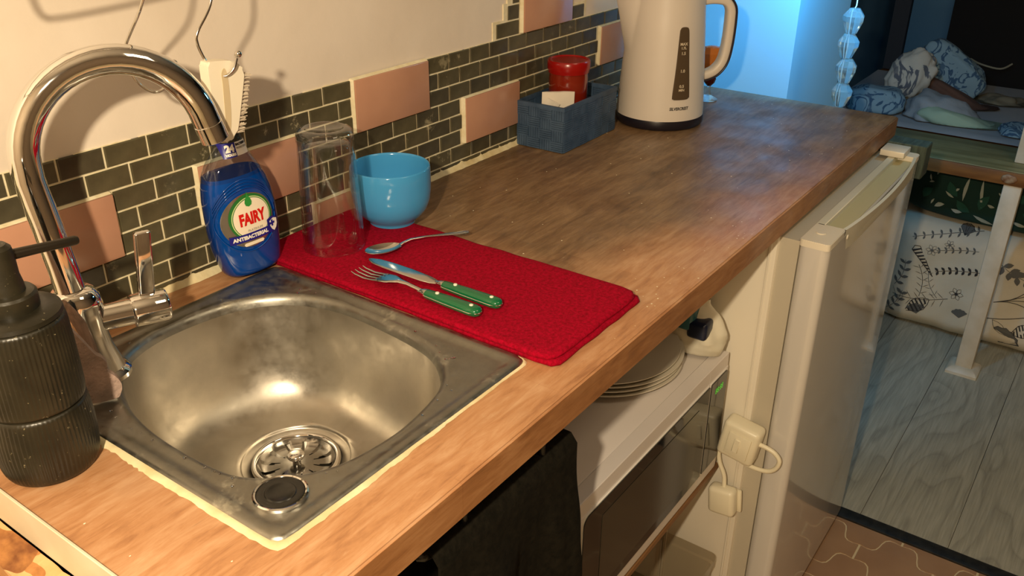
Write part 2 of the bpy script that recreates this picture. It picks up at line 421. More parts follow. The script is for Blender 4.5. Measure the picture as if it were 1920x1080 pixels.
for s0, s1, k in ((2.35, 3.58, -1), (2.95, 3.58, -2), (6.74, 7.55, -1), (3.2, 3.58, -3)):
    place_brick(s0, s1, k)
for s0, s1, k in ((2.2, 3.7, -1), (2.75, 3.7, -2), (6.6, 7.7, -1), (2.95, 3.7, -3)):
    bm = bmesh.new(); box(bm, s0 * BW, s1 * BW, -.0016 - .0002 * abs(k), 0, zrow(k + 1) - .002, zrow(k) + .003); from_bm('grout', bm, GROUT, wl)

# ------------------------------------------------------------------ worktop with a cut-out for the sink
X0, X1, YB, YF, TH = -.796, .737, 0, -.4816, .038
SX0, SX1, SY0, SY1 = -.712, -.392, -.420, -.052
def worktop():
    bm = bmesh.new(); hx0, hx1, hy0, hy1 = SX0 + .012, SX1 - .012, SY0 + .012, SY1 - .012
    xs = [X0, hx0, hx1, X1]; ys = [YF, hy0, hy1, YB]
    T = [[bm.verts.new((x, y, 0)) for y in ys] for x in xs]; B = [[bm.verts.new((x, y, -TH)) for y in ys] for x in xs]
    for i in range(3):
        for j in range(3):
            if i == 1 and j == 1: continue
            bm.faces.new((T[i][j], T[i + 1][j], T[i + 1][j + 1], T[i][j + 1])); bm.faces.new((B[i][j], B[i][j + 1], B[i + 1][j + 1], B[i + 1][j]))
    def side(a, b, c, d): bm.faces.new((a, b, c, d))
    for i in range(3):
        side(T[i][0], B[i][0], B[i + 1][0], T[i + 1][0]); side(T[i][3], T[i + 1][3], B[i + 1][3], B[i][3])
        side(T[0][i], T[0][i + 1], B[0][i + 1], B[0][i]); side(T[3][i], B[3][i], B[3][i + 1], T[3][i + 1])
    side(T[1][1], T[2][1], B[2][1], B[1][1]); side(T[1][2], B[1][2], B[2][2], T[2][2]); side(T[1][1], B[1][1], B[1][2], T[1][2]); side(T[2][1], T[2][2], B[2][2], B[2][1])
    bmesh.ops.recalc_face_normals(bm, faces=bm.faces)
    es = [e for e in bm.edges if all(v.co.y < YF + 1e-5 for v in e.verts) and abs(e.verts[0].co.z - e.verts[1].co.z) < 1e-6]
    es += [e for e in bm.edges if all(v.co.x > X1 - 1e-5 for v in e.verts) and abs(e.verts[0].co.z) < 1e-6 and abs(e.verts[1].co.z) < 1e-6]
    bmesh.ops.bevel(bm, geom=es, offset=.0022, segments=3, affect='EDGES')
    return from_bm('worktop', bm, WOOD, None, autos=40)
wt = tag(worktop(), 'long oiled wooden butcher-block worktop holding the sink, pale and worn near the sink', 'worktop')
# sealant bead along the wall
def bead(pts_fn, n, wid, hgt, parent, name='sealant', m=SEAL, seed=0):
    bm = bmesh.new(); rows = []
    for i in range(n):
        p, nr = pts_fn(i / (n - 1)); w_ = wid * (1 + .5 * nz(i * .23, seed)); h_ = hgt * (1 + .4 * nz(i * .31, seed + 5))
        p = Vector(p); nr = Vector(nr)
        rows.append([p, p + nr * w_ * .25 + Vector((0, 0, h_)), p + nr * w_ * .7 + Vector((0, 0, h_ * .7)), p + nr * w_ + Vector((0, 0, 0))])
    V = [[bm.verts.new(q) for q in r] for r in rows]
    for a, b in zip(V, V[1:]):
        for j in range(3): bm.faces.new((a[j], b[j], b[j + 1], a[j + 1]))
    return from_bm(name, bm, m, parent, smooth=True)
def wallbead():
    bm = bmesh.new(); V = []; n = 420
    for i in range(n):
        x = -.795 + (1.53) * i / (n - 1); h_ = .0065 + .0020 * nz(x * 25, 1) + .0012 * nz(x * 120, 4)
        if abs((x / BW + 50) % 1 - .5) < .05: h_ += .002
        wd = .0105 + .004 * nz(x * 14, 7) + .0015 * nz(x * 90, 2)
        V.append([bm.verts.new(q) for q in ((x, -.0034, h_), (x, -.0048, h_ * .8), (x, -wd * .75, .0022), (x, -wd, .0002))])
    for a, b in zip(V, V[1:]):
        for j in range(3): bm.faces.new((a[j], b[j], b[j + 1], a[j + 1]))
    return from_bm('sealant', bm, SEAL, wt, smooth=True)
wallbead()
# small crumbs scattered on the worktop
CR = mat('crumb', srgb(240, 230, 200), .8)
bm = bmesh.new()
for i in range(110):
    x = random.uniform(-.36, .70); y = random.uniform(-.46, -.03) 
    if i % 4 == 0: x = random.uniform(-.385, .1); y = random.uniform(-.475, -.44)
    if i % 19 == 0: x = random.uniform(-.79, -.72); y = random.uniform(-.46, -.26)
    r = random.uniform(.0004, .0012)
    q = bmesh.ops.create_icosphere(bm, subdivisions=1, radius=r)['verts']
    for v in q: v.co = Vector((v.co.x * random.uniform(1, 1.6) + x, v.co.y + y, abs(v.co.z) * .6 + .0001))
cr = from_bm('crumbs', bm, CR, None); tag(cr, 'pale crumbs scattered over the wooden worktop', 'crumbs', kind='stuff')
# aluminium end strip and the OSB panel below it
t = tag(boxo('edging_strip', X0 - .0025, X0, YF - .001, -.02, -.034, .0022, noisy('dull_aluminium', srgb(214, 204, 178), srgb(226, 216, 192), 20, .4, .2, metal=.1), None, .0006, 1), 'cream metal edging strip on the left end of the worktop', 'edging')
def osb_mat():
    m = mat('osb_flakes', srgb(214, 160, 96), .6); q = N(m)
    vor = q.n('ShaderNodeTexVoronoi'); vor.inputs['Scale'].default_value = 34; vor.inputs['Randomness'].default_value = 1
    mp = q.co((1, .55, 1.3), rot=(.3, .5, .9)); nn = q.n('ShaderNodeTexNoise'); nn.inputs['Scale'].default_value = 18; q.l(mp, nn.inputs['Vector'])
    mx = q.mix(.12, mp, nn.outputs['Color']); q.l(mx, vor.inputs['Vector'])
    sp = q.n('ShaderNodeSeparateColor'); q.l(vor.outputs['Color'], sp.inputs[0])
    f = q.math('ADD', q.math('MULTIPLY', sp.outputs[0], .7), q.math('MULTIPLY', q.noise(q.co((3, 3, 14)), 18, 6), .5))
    q.l(q.ramp(f, [(.2, srgb(120, 70, 34)), (.36, srgb(176, 120, 66)), (.7, srgb(202, 152, 96)), (1, srgb(216, 178, 126))]), q.b.inputs['Base Color'])
    q.bump(sp.outputs[0], .5, .002); return m
OSB = osb_mat()
bm = bmesh.new(); n = 60; A_, B_, C_, D_ = [], [], [], []
for i in range(n):
    y = YF + .005 + (-.01 - YF) * i / (n - 1); j = .0035 * nz(y * 60, 1)
    for L_, x, z in ((A_, X0 - .0035 - abs(j) * .6, -.0345), (B_, X0 - .026 - j, -.043 + j), (C_, X0 - .026 - j, -.42), (D_, X0 + .0, -.42)):
        L_.append(bm.verts.new((x, y, z)))
for P_, Q_ in ((A_, B_), (B_, C_)):
    for i in range(n - 1): bm.faces.new((P_[i], P_[i + 1], Q_[i + 1], Q_[i]))
for i in (0, n - 1): bm.faces.new((A_[i], B_[i], C_[i], D_[i]))
for i in range(n - 1): bm.faces.new((D_[i], D_[i + 1], A_[i + 1], A_[i]))
for i in range(n - 1): bm.faces.new((C_[i], C_[i + 1], D_[i + 1], D_[i]))
tag(from_bm('osb_panel', bm, OSB, None), 'rough flaked chipboard panel under the left end of the worktop', 'panel')

# ------------------------------------------------------------------ sink
sink = thing('sink', 'square stainless steel sink with soap residue set in the wooden worktop', 'sink', (-.55, -.235, 0))
so = Vector((-.55, -.235))
BO = [(-0.68, -0.306), (-0.675, -0.331), (-0.662, -0.352), (-0.641, -0.372), (-0.617, -0.385), (-0.589, -0.391), (-0.545, -0.393), (-0.482, -0.380), (-0.446, -0.352), (-0.426, -0.31), (-0.416, -0.235), (-0.417, -0.174), (-0.438, -0.120), (-0.485, -0.085), (-0.556, -0.074), (-0.609, -0.085), (-0.643, -0.114), (-0.668, -0.166), (-0.679, -0.215), (-0.682, -0.262)]
opening = [(v.x, v.y) for v in cat([(a, b, 0) for a, b in BO], 6, True)]
NT = 144
ths = [2 * pi * i / NT for i in range(NT)]
def oring(ins, z, r=.014):
    poly = rrect(SX0 + ins, SX1 - ins, SY0 + ins, SY1 - ins, max(r - ins, .004), 8)
    return [(math.cos(t) * radial(poly, t, so), math.sin(t) * radial(poly, t, so), z) for t in ths]
OP = [radial(opening, t, so) for t in ths]
def opr(off, z): return [(math.cos(t) * (d + off), math.sin(t) * (d + off), z) for t, d in zip(ths, OP)]
bm = bmesh.new()
loft(bm, [oring(0, .0006), oring(.0012, .0030), oring(.004, .0040), oring(.009, .0040), oring(.0125, .0030), oring(.016, .0012), oring(.020, .0010),
          opr(.006, .0012), opr(.003, .0010), opr(0, -.0008), opr(-.0022, -.0050), opr(-.0034, -.010)])
from_bm('rim', bm, RIM, sink, autos=70)
dc = Vector((-.523, -.211)) - so; DZ = -.132
def bowl_ring(s, z, k=0.0, rr=.05):
    out = []
    for t, d in zip(ths, OP):
        o = Vector((math.cos(t), math.sin(t))) * (d - .0034)
        p = dc * (1 - s) + o * s
        c = dc + Vector((math.cos(t), math.sin(t))) * rr
        p = p.lerp(c, k); out.append((p.x, p.y, z))
    return out
bm = bmesh.new()
R_ = [(1, -.010, 0), (.975, -.035, 0), (.95, -.062, 0), (.925, -.082, 0), (.89, -.099, 0), (.84, -.112, .02), (.77, -.121, .05), (.68, -.1265, .1), (.57, -.129, .25), (.5, -.1305, .55), (.4, -.1315, .95)]
rings = [bowl_ring(s, z, k, .058) for s, z, k in R_]
rings.append([(dc.x + .0575 * math.cos(t), dc.y + .0575 * math.sin(t), -.1325) for t in ths])
rings.append([(dc.x + .0560 * math.cos(t), dc.y + .0560 * math.sin(t), -.1345) for t in ths])
rings.append([(dc.x + .047 * math.cos(t), dc.y + .047 * math.sin(t), -.1355) for t in ths])
rings.append([(dc.x + .046 * math.cos(t), dc.y + .046 * math.sin(t), -.16) for t in ths])
loft(bm, rings, True, False, True)
from_bm('basin', bm, STEEL, sink, smooth=True)
# strainer
def pol(r, t, z): return (dc.x + r * math.cos(t), dc.y + r * math.sin(t), z)
bm = bmesh.new(); n = 72
loft(bm, [[pol(r, 2 * pi * i / n, z) for i in range(n)] for r, z in ((.0470, -.1345), (.0462, -.1315), (.0440, -.1308), (.0420, -.1318), (.0405, -.1370))])
from_bm('drain_ring', bm, CHROME, sink, smooth=True)
bm = bmesh.new(); rr = [(.0405, -.1340), (.0375, -.1375), (.034, -.1395), (.029, -.1400), (.024, -.1398), (.018, -.1390), (.012, -.1380), (.003, -.1378)]
n = 84; V = [[bm.verts.new(pol(r, 2 * pi * i / n, z)) for i in range(n)] for r, z in rr]
for a in range(len(rr) - 1):
    for i in range(n):
        ph = i % 7
        if a in (1, 2, 3) and ph in (0, 1) : continue
        if a == 4 and ph == 0: continue
        bm.faces.new((V[a][i], V[a][(i + 1) % n], V[a + 1][(i + 1) % n], V[a + 1][i]))
bmesh.ops.solidify(bm, geom=list(bm.faces), thickness=.0012)
from_bm('strainer', bm, CUTLERY, sink, autos=40)
bm = bmesh.new(); loft(bm, [[pol(.0455, 2 * pi * i / 24, -.1595) for i in range(24)], [pol(.001, 2 * pi * i / 24, -.1594) for i in range(24)]]); from_bm('drain_well', bm, mat('wet_dark_drain', (.02, .018, .012), .3), sink)
bm = bmesh.new(); n = 24; loft(bm, [[pol(r, 2 * pi * i / n, z) for i in range(n)] for r, z in ((.0045, -.138), (.0045, -.131), (.0085, -.130), (.0100, -.1275), (.0085, -.1250), (.004, -.1243))], True, True, True)
from_bm('strainer_knob', bm, CHROME, sink, smooth=True)
# overflow / plug control in the front-left corner
pc = Vector((-.6715, -.377)) - so
def pr(name, prof, m, n=48, cap=True):
    bm = bmesh.new(); loft(bm, [[(pc.x + r * math.cos(2 * pi * i / n), pc.y + r * math.sin(2 * pi * i / n), z) for i in range(n)] for r, z in prof], True, False, cap)
    return from_bm(name, bm, m, sink, autos=40)
pr('plug_ring', [(.0222, .0011), (.0218, .0032), (.0205, .0040), (.0192, .0036), (.0186, .0022)], CHROME, cap=False)
pr('plug_cap', [(.0190, .0012), (.0186, .0034), (.0172, .0040), (.0125, .0034), (.0118, .0040), (.0108, .0040), (.0098, .0033), (.001, .0033)], mat('black_rubber', (.012, .011, .009), .25))
# sealant round the sink rim
bm = bmesh.new(); V = []
for i in range(NT * 2):
    t = pi * i / NT; poly_o = rrect(SX0, SX1, SY0, SY1, .010, 4); d = radial(poly_o, t, so); u = Vector((math.cos(t), math.sin(t)))
    # width: wide on the left and front-left corner, narrow elsewhere
    lf = max(0, math.cos(t - math.radians(205))) ** 2
    wd = (.0035 + .0050 * lf) * (1 + .35 * nz(u.x * 9, u.y * 9) + .25 * nz(u.x * 40, u.y * 40))
    if u.y > .3 : wd *= .6
    p = u * (d - .002); o = p + u * wd
    V.append([bm.verts.new((q.x, q.y, z)) for q, z in ((p, .0016), (p + u * wd * .35, .0022), (p + u * wd * .8, .0011), (o, .0002))])
for i in range(len(V)):
    a, b = V[i], V[(i + 1) % len(V)]
    for j in range(3): bm.faces.new((a[j], b[j], b[j + 1], a[j + 1]))
from_bm('sealant', bm, SEAL, sink, smooth=True)
# water drops on the rim and basin walls
bm = bmesh.new()
DROP = mat('water_drop', (.9, .9, .9), .03, 0, Transmission_Weight=1.0, IOR=1.33)
for i in range(110):
    t = random.uniform(0, 2 * pi); d = radial(opening, t, so)
    if i % 3: rad = d + random.uniform(.004, .016); z = .0014
    else: continue
    poly_o = rrect(SX0, SX1, SY0, SY1, .010, 4)
    if rad > radial(poly_o, t, so) - .022: continue
    r = random.uniform(.0006, .0018)
    q = bmesh.ops.create_icosphere(bm, subdivisions=1, radius=r)['verts']
    for v in q: v.co = Vector((v.co.x + math.cos(t) * rad, v.co.y + math.sin(t) * rad, max(v.co.z, 0) * .5 + z))
o = from_bm('water_drops', bm, DROP, sink, smooth=True); tag(o, kind='stuff')

# ------------------------------------------------------------------ tap
AZ = math.radians(-20); ca, sa = math.cos(AZ), math.sin(AZ)
tap = thing('mixer_tap', 'chrome mixer tap with a high arched spout beside the black soap pump', 'tap', (-.652, -.106, .0012), AZ)
lathe('base', [(.0255, 0), (.0255, .004), (.0235, .0065), (.021, .0085)], CHROME, tap)
bm = bmesh.new()
prof = [(.0205, .008, 0), (.0185, .020, -.001), (.0168, .034, -.003), (.0172, .050, -.005), (.0195, .064, -.007), (.0212, .076, -.008), (.0210, .084, -.009), (.0185, .091, -.010), (.0150, .094, -.011)]
loft(bm, [[(cx + r * math.cos(2 * pi * i / 40), r * math.sin(2 * pi * i / 40), z) for i in range(40)] for r, z, cx in prof], True, True, True)
from_bm('body', bm, CHROME, tap, autos=60)
sp = [(-.011, 0, .090), (-.0135, 0, .12), (-.0175, 0, .16), (-.0220, 0, .20)]
R0_, cxx, czz = .0775, .0555, .2110
for k in range(1, 25):
    a = pi - (pi * 1.00) * k / 24 * .93
    sp.append((cxx + R0_ * math.cos(a), 0, czz + R0_ * 1.03 * math.sin(a)))
last = Vector(sp[-1]); dirn = (last - Vector(sp[-2])).normalized()
sp.append(tuple(last + dirn * .004))
tube('spout', sp, .0128, CHROME, tap, 32)
e0 = last + dirn * .004
tube('aerator', [e0 - dirn * .0005, e0 + dirn * .0004, e0 + dirn * .0012, e0 + dirn * .017, e0 + dirn * .018], [.0120, .0120, .0131, .0131, .0118], CHROME, tap, 32)
hz = .060
tube('handle_neck', [(.008, 0, hz - .002), (.036, 0, hz - .003)], .0125, CHROME, tap, 28)
tube('handle', [(.0352, 0, hz - .003), (.0360, 0, hz - .003), (.038, 0, hz - .003), (.066, 0, hz - .004), (.0685, 0, hz - .004), (.0695, 0, hz - .004)], [.0125, .0150, .0158, .0158, .0148, .0125], CHROME, tap, 32)
bm = bmesh.new(); box(bm, .0440, .0590, -.0040, .0040, hz + .009, hz + .074, .0024, 3)
for v_ in bm.verts: v_.co.x += (v_.co.z - hz - .009) * .10
from_bm('lever', bm, CHROME, tap, autos=50)

# ------------------------------------------------------------------ ribbed soap dispenser
def ribs_mat():
    m = noisy('dark_ceramic', (.010, .009, .005, 1), (.024, .020, .011, 1), 30, .36, .35, .0008, 120); q = N(m); base = q.b.inputs['Base Color'].links[0].from_socket
    sp = q.ramp(q.noise(q.co(), 210, 4, .65), [(.66, (0, 0, 0)), (.72, (.8, .8, .8))])
    q.l(q.mix(sp, base, srgb(170, 158, 124)), q.b.inputs['Base Color']); return m
CER = ribs_mat()
pump = thing('soap_dispenser', 'dark ribbed ceramic soap dispenser with pump at the left edge', 'soap dispenser', (-.7525, -.194, .0002))
def ribbed(name, prof, parent, nr=68):
    bm = bmesh.new(); n = nr * 4; rings = []
    for z, rad, am in prof:
        rr_ = lambda i: rad - am * .0008 * (.5 + .5 * math.cos(2 * pi * i / 4))
        rings.append([(rr_(i) * math.cos(2 * pi * i / n), rr_(i) * math.sin(2 * pi * i / n), z) for i in range(n)])
    loft(bm, rings, True, True, True); return from_bm(name, bm, CER, parent, autos=60)
ribbed('base', [(0, .0310, 0), (.0012, .0340, 0), (.005, .0360, .5), (.010, .0372, 1), (.025, .0386, 1), (.040, .0386, 1), (.052, .0378, 1), (.058, .0372, .5), (.0610, .0366, 0), (.0622, .0345, 0)], pump)
ribbed('body', [(.0624, .0345, 0), (.0634, .0362, 0), (.066, .0368, .5), (.070, .0372, 1), (.090, .0372, 1), (.110, .0370, 1), (.126, .0364, 1), (.132, .0358, .5), (.1345, .0352, 0), (.136, .0330, 0)], pump)
lathe('shoulder', [(.0335, .1355), (.0352, .1368), (.0345, .1400), (.0300, .1425), (.0240, .1435)], CER, pump)
lathe('collar', [(.0205, .143), (.0205, .1545), (.0190, .1565), (.0160, .157)], CER, pump)
lathe('pump_head', [(.0135, .156), (.0130, .163), (.0118, .170), (.0118, .186), (.0110, .1915), (.0080, .1945), (.002, .195)], CER, pump)
na = math.radians(2)
tube('nozzle', [(.006 * math.cos(na), .006 * math.sin(na), .1835), (.030 * math.cos(na), .030 * math.sin(na), .1805), (.060 * math.cos(na), .060 * math.sin(na), .1765), (.062 * math.cos(na), .062 * math.sin(na), .1762)], [.0042, .0038, .0038, .0032], mat('bronze_metal', (.05, .04, .028), .35, .7), pump, 20)

# scouring pad propped between dispenser and tap
PADM = noisy('grey_scourer', srgb(176, 150, 138), srgb(140, 122, 112), 60, .95, 1, .002, 260)
pad = [(-.006, 0), (.030, -.002), (.0375, .003), (.0395, .012), (.0355, .021), (.031, .026), (.0315, .034), (.0285, .041), (.0235, .046), (.0135, .066), (-.004, .098), (-.020, .118), (-.034, .128), (-.046, .124), (-.048, .06), (-.040, .01)]
bm = bmesh.new(); pts = [(v.x, v.y) for v in cat([(a, b, 0) for a, b in pad], 3, True)]
f = [bm.verts.new((a, -.004, b)) for a, b in pts]; g = [bm.verts.new((a, .004, b)) for a, b in pts]; bm.faces.new(f); bm.faces.new(g[::-1])
for i in range(len(pts)): j = (i + 1) % len(pts); bm.faces.new((f[i], g[i], g[j], f[j]))
o = from_bm('scouring_pad', bm, PADM, None, loc=(-.6990, -.1400, .0062), rot=(-.06, 0, math.radians(-28)))
tag(o, 'grey-pink scalloped scouring pad propped between the dispenser and the tap', 'scouring pad')

# ------------------------------------------------------------------ washing-up liquid bottle
SHELL = bpy.data.materials.new('clear_pet'); SHELL.use_nodes = True
def thin_glass(m, tint=(.96, .97, .96, 1), rough=.02, strength=1.0, base=.02):
    t = m.node_tree; t.nodes.clear(); o = t.nodes.new('ShaderNodeOutputMaterial'); mx = t.nodes.new('ShaderNodeMixShader')
    tr = t.nodes.new('ShaderNodeBsdfTransparent'); gl = t.nodes.new('ShaderNodeBsdfGlossy'); fr = t.nodes.new('ShaderNodeLayerWeight')
    tr.inputs[0].default_value = tint; gl.inputs['Roughness'].default_value = rough; fr.inputs['Blend'].default_value = .25
    mu = t.nodes.new('ShaderNodeMath'); mu.operation = 'MULTIPLY_ADD'; mu.inputs[1].default_value = strength; mu.inputs[2].default_value = base
    t.links.new(fr.outputs['Facing'], mu.inputs[0]); t.links.new(mu.outputs[0], mx.inputs[0]); t.links.new(tr.outputs[0], mx.inputs[1]); t.links.new(gl.outputs[0], mx.inputs[2]); t.links.new(mx.outputs[0], o.inputs[0])
    return m
thin_glass(SHELL, (.86, .89, .90, 1), .04, .55, .04)
LIQ = mat('blue_liquid', (.0, .035, .30), .08, 0, Coat_Weight=.3, Coat_Roughness=.03)
q = N(LIQ); lw = q.n('ShaderNodeLayerWeight'); lw.inputs[0].default_value = .35
q.l(q.ramp(lw.outputs['Facing'], [(0, (.0, .062, .34)), (.4, (.0, .028, .19)), (1, (.0, .006, .05))]), q.b.inputs['Base Color'])
bott = thing('dish_soap_bottle', 'blue washing-up liquid bottle with FAIRY label at the back corner of the sink', 'bottle', (-.4175, -.036, .0044), math.radians(-4), rot=(0, math.radians(-2.5), math.radians(-6)))
# (z, half width, half depth, centre x)
BP = [(0, .030, .018, .002), (.002, .0345, .0215, .002), (.006, .0370, .0235, .002), (.018, .0395, .0245, .001), (.035, .0420, .0250, 0), (.055, .0435, .0250, 0), (.075, .0435, .0245, 0), (.095, .0420, .0235, -.001), (.110, .0390, .0225, -.002),
      (.122, .0345, .0210, -.003), (.132, .0290, .0190, -.003), (.140, .0235, .0170, -.002), (.147, .0195, .0150, 0), (.153, .0170, .0138, 0), (.160, .0158, .0135, 0)]
def binterp(z):
    for a, b in zip(BP, BP[1:]):
        if a[0] <= z <= b[0]:
            t = (z - a[0]) / (b[0] - a[0]); return [a[i] + (b[i] - a[i]) * t for i in (1, 2, 3)]
    return BP[-1][1:] if z > 0 else BP[0][1:]
EXP = 2.5
def bring(z, off=0, n=72):
    hw, hd, cx = binterp(z); o = []
    for i in range(n):
        t = 2 * pi * i / n; c, s = math.cos(t), math.sin(t)
        o.append((cx + (hw + off) * math.copysign(abs(c) ** (2 / EXP), c), (hd + off) * math.copysign(abs(s) ** (2 / EXP), s), z))
    return o
LV = .1215
bm = bmesh.new(); zs = [0, .001, .002, .004, .006] + [.006 + (LV - .006) * i / 30 for i in range(1, 31)]
loft(bm, [bring(z, -.0007 if z > 0 else -.004) for z in zs], True, True, True)
from_bm('liquid', bm, LIQ, bott, autos=50)
bm = bmesh.new(); zs = [LV - .004 + (.160 - LV + .004) * i / 16 for i in range(17)]
loft(bm, [bring(z) for z in zs], True, False, False); from_bm('clear_shoulder', bm, SHELL, bott, smooth=True)
lathe('cap', [(.0125, .158), (.0150, .1585), (.0150, .172), (.0135, .1745), (.0085, .176), (.0080, .188), (.0065, .1895)], mat('clear_cap', (.03, .035, .03), .2), bott, 40)
def fx(x, z, off=.0004):
    """front surface of the bottle"""
    hw, hd, cx = binterp(z); u = min(abs((x - cx) / hw), .999)
    return Vector((x, -(hd * (1 - u ** EXP) ** (1 / EXP)) - off, z))
LC = (-.0050, .0700)     # label centre x, z
def on_bottle(off, sx=1, cx=LC[0], cz=LC[1]): return lambda x, y, z: fx(cx + x * sx, cz + y, off + z)
def disc(name, rx, rz, m, off, cx=LC[0], cz=LC[1], n=48, k=7, clip=None, inner=0):
    bm = bmesh.new(); V = []
    for a in range(k + 1):
        s = inner + (1 - inner) * a / k
        V.append([bm.verts.new(fx(cx + rx * s * math.cos(2 * pi * i / n), cz + rz * s * math.sin(2 * pi * i / n), off)) for i in range(n)])
    for a, b in zip(V, V[1:]):
        for i in range(n):
            if clip and not clip(*[sum(v.co[c] for v in (a[i], a[(i + 1) % n], b[i], b[(i + 1) % n])) / 4 for c in (0, 2)]): continue
            try: bm.faces.new((a[i], a[(i + 1) % n], b[(i + 1) % n], b[i]))
            except Exception: pass
    return from_bm(name, bm, m, bott, smooth=True)
# embossed concentric ridges round the label
for k, (rx, rz) in enumerate(((.0372, .0372), (.0385, .0405), (.0395, .0440), (.0402, .0475))):
    pts = []
    for i in range(-22 if k else 0, 72 if k == 0 else 23):
        a = (2 * pi * i / 72) if k == 0 else math.radians(90 + i * 3.6)
        x = LC[0] + rx * math.cos(a) * .98; z = LC[1] + rz * math.sin(a)
        hw, hd, cx = binterp(z)
        if abs(x - cx) < hw * .96: pts.append(fx(x, z, .0001))
    if len(pts) > 3: tube('ridge', pts, .0009, LIQ, bott, 8)
SILV = mat('silver_label', (.55, .50, .42), .25, .9); GRN = mat('green_print', (.02, .16, .03), .4); LG = mat('pale_green_print', (.62, .75, .35), .4)
CRM = mat('cream_print', srgb(240, 228, 205), .45); REDI = mat('red_print', (.62, .008, .004), .4); BLU = mat('blue_print', (.012, .012, .22), .35); WHI = mat('white_print', srgb(240, 236, 228), .4); GRY = mat('grey_print', (.35, .33, .28), .5)
disc('label', .0318, .0315, SILV, .0005)
disc('label_rim', .0321, .0318, SILV, .0009, inner=.97, k=1)
disc('green_ring', .0275, .0278, GRN, .0008, LC[0] + .0035, LC[1] + .003, clip=lambda x, z: (x - LC[0]) ** 2 + (z - LC[1]) ** 2 < .0314 ** 2)
disc('pale_ring', .0245, .0250, LG, .0010, LC[0] + .0035, LC[1] + .002)
disc('thin_ring', .0236, .0240, GRN, .0012, LC[0] + .0035, LC[1] + .002)
disc('label_face', .0228, .0232, CRM, .0014, LC[0] + .0035, LC[1] + .002)
# drop
bm = bmesh.new(); V = [bm.verts.new(fx(LC[0] + .0020 + x, LC[1] + .0225 + z, .0018)) for x, z in ((0, .011), (.0012, .006), (.0036, .002), (.0046, -.0015), (.0036, -.005), (0, -.0066), (-.0036, -.005), (-.0046, -.0015), (-.0036, .002), (-.0012, .006))]
bm.faces.new(V); from_bm('leaf_drop', bm, mat('leaf_green', (.03, .28, .05), .3), bott)
mapped('lettering', subdiv(text_mesh('FAIRY', .0190, .0001, .0009, 0, .66), .004), on_bottle(.0018, 1, LC[0] + .0035, LC[1] + .0015), REDI, bott)
mapped('small_lettering', text_mesh('PLATINUM', .0040, .0001, 0, 0, 1), on_bottle(.0018, 1, LC[0] + .005, LC[1] - .0120), GRY, bott)
def band(name, x0, x1, z0, z1, m, off, sl=0, n=16, r=0):
    bm = bmesh.new(); V = []
    for i in range(n + 1):
        x = x0 + (x1 - x0) * i / n; e = 0
        if r: d = min(x - x0, x1 - x); e = (r - math.sqrt(max(0, r * r - (r - min(d, r)) ** 2)))
        V.append([bm.verts.new(fx(x, z0 + e + sl * (x - x0), off)), bm.verts.new(fx(x, (z0 + z1) / 2 + sl * (x - x0), off)), bm.verts.new(fx(x, z1 - e + sl * (x - x0), off))])
    for a, b in zip(V, V[1:]):
        for j in range(2):
            try: bm.faces.new((a[j], b[j], b[j + 1], a[j + 1]))
            except Exception: pass
    return from_bm(name, bm, m, bott, smooth=True)
band('banner', LC[0] - .0270, LC[0] + .0300, LC[1] - .0240, LC[1] - .0145, BLU, .0018)
mapped('banner_lettering', subdiv(text_mesh('ANTIBACTERIAL', .0060, .0001, .0003, 0, 1.0), .004), on_bottle(.0022, 1, LC[0] - .0015, LC[1] - .01925), WHI, bott)
band('pill', LC[0] - .012, LC[0] + .014, LC[1] - .0298, LC[1] - .0258, CRM, .0018, 0, 16, .002)
# shield with cross
def patch(name, pts, m, off, cx, cz):
    bm = bmesh.new(); V = [bm.verts.new(fx(cx + x, cz + z, off)) for x, z in pts]; bm.faces.new(V); return from_bm(name, bm, m, bott)
sh = [(0, .0075), (.004, .006), (.0058, .0052), (.0056, -.001), (.0035, -.0055), (0, -.0082), (-.0035, -.0055), (-.0056, -.001), (-.0058, .0052), (-.004, .006)]
patch('shield_edge', [(x * 1.15, z * 1.12) for x, z in sh], BLU, .0024, LC[0] + .0275, LC[1] - .0130)
patch('shield', sh, WHI, .0027, LC[0] + .0300, LC[1] - .0150)
a, b = .0013, .0038
patch('shield_cross', [(-a, b), (a, b), (a, a), (b, a), (b, -a), (a, -a), (a, -b), (-a, -b), (-a, -a), (-b, -a), (-b, a), (-a, a)], BLU, .0030, LC[0] + .0275, LC[1] - .0128)
# neck label
band('neck_label_blue', -.0165, -.0005, .1425, .1585, BLU, .0007)
band('neck_label_white', -.0005, .0150, .1430, .1580, WHI, .0007)
mapped('neck_lettering', text_mesh('24', .0105, .0001, .0007, 0, .9), on_bottle(.0014, 1, -.0075, .1520), WHI, bott)
mapped('neck_lettering', text_mesh('HOURS', .0034, .0001, .0003, 0, 1), on_bottle(.0014, 1, -.0075, .1455), WHI, bott)
mapped('neck_lettering', text_mesh('BACTERIA', .0036, .0001, .0002, 0, .8), on_bottle(.0014, 1, .0065, .1552), mat('black_print', (.01, .01, .01), .5), bott)
mapped('neck_lettering', text_mesh('PROTECTION', .0028, .0001, .0001, 0, .75), on_bottle(.0014, 1, .0068, .1512), GRY, bott)

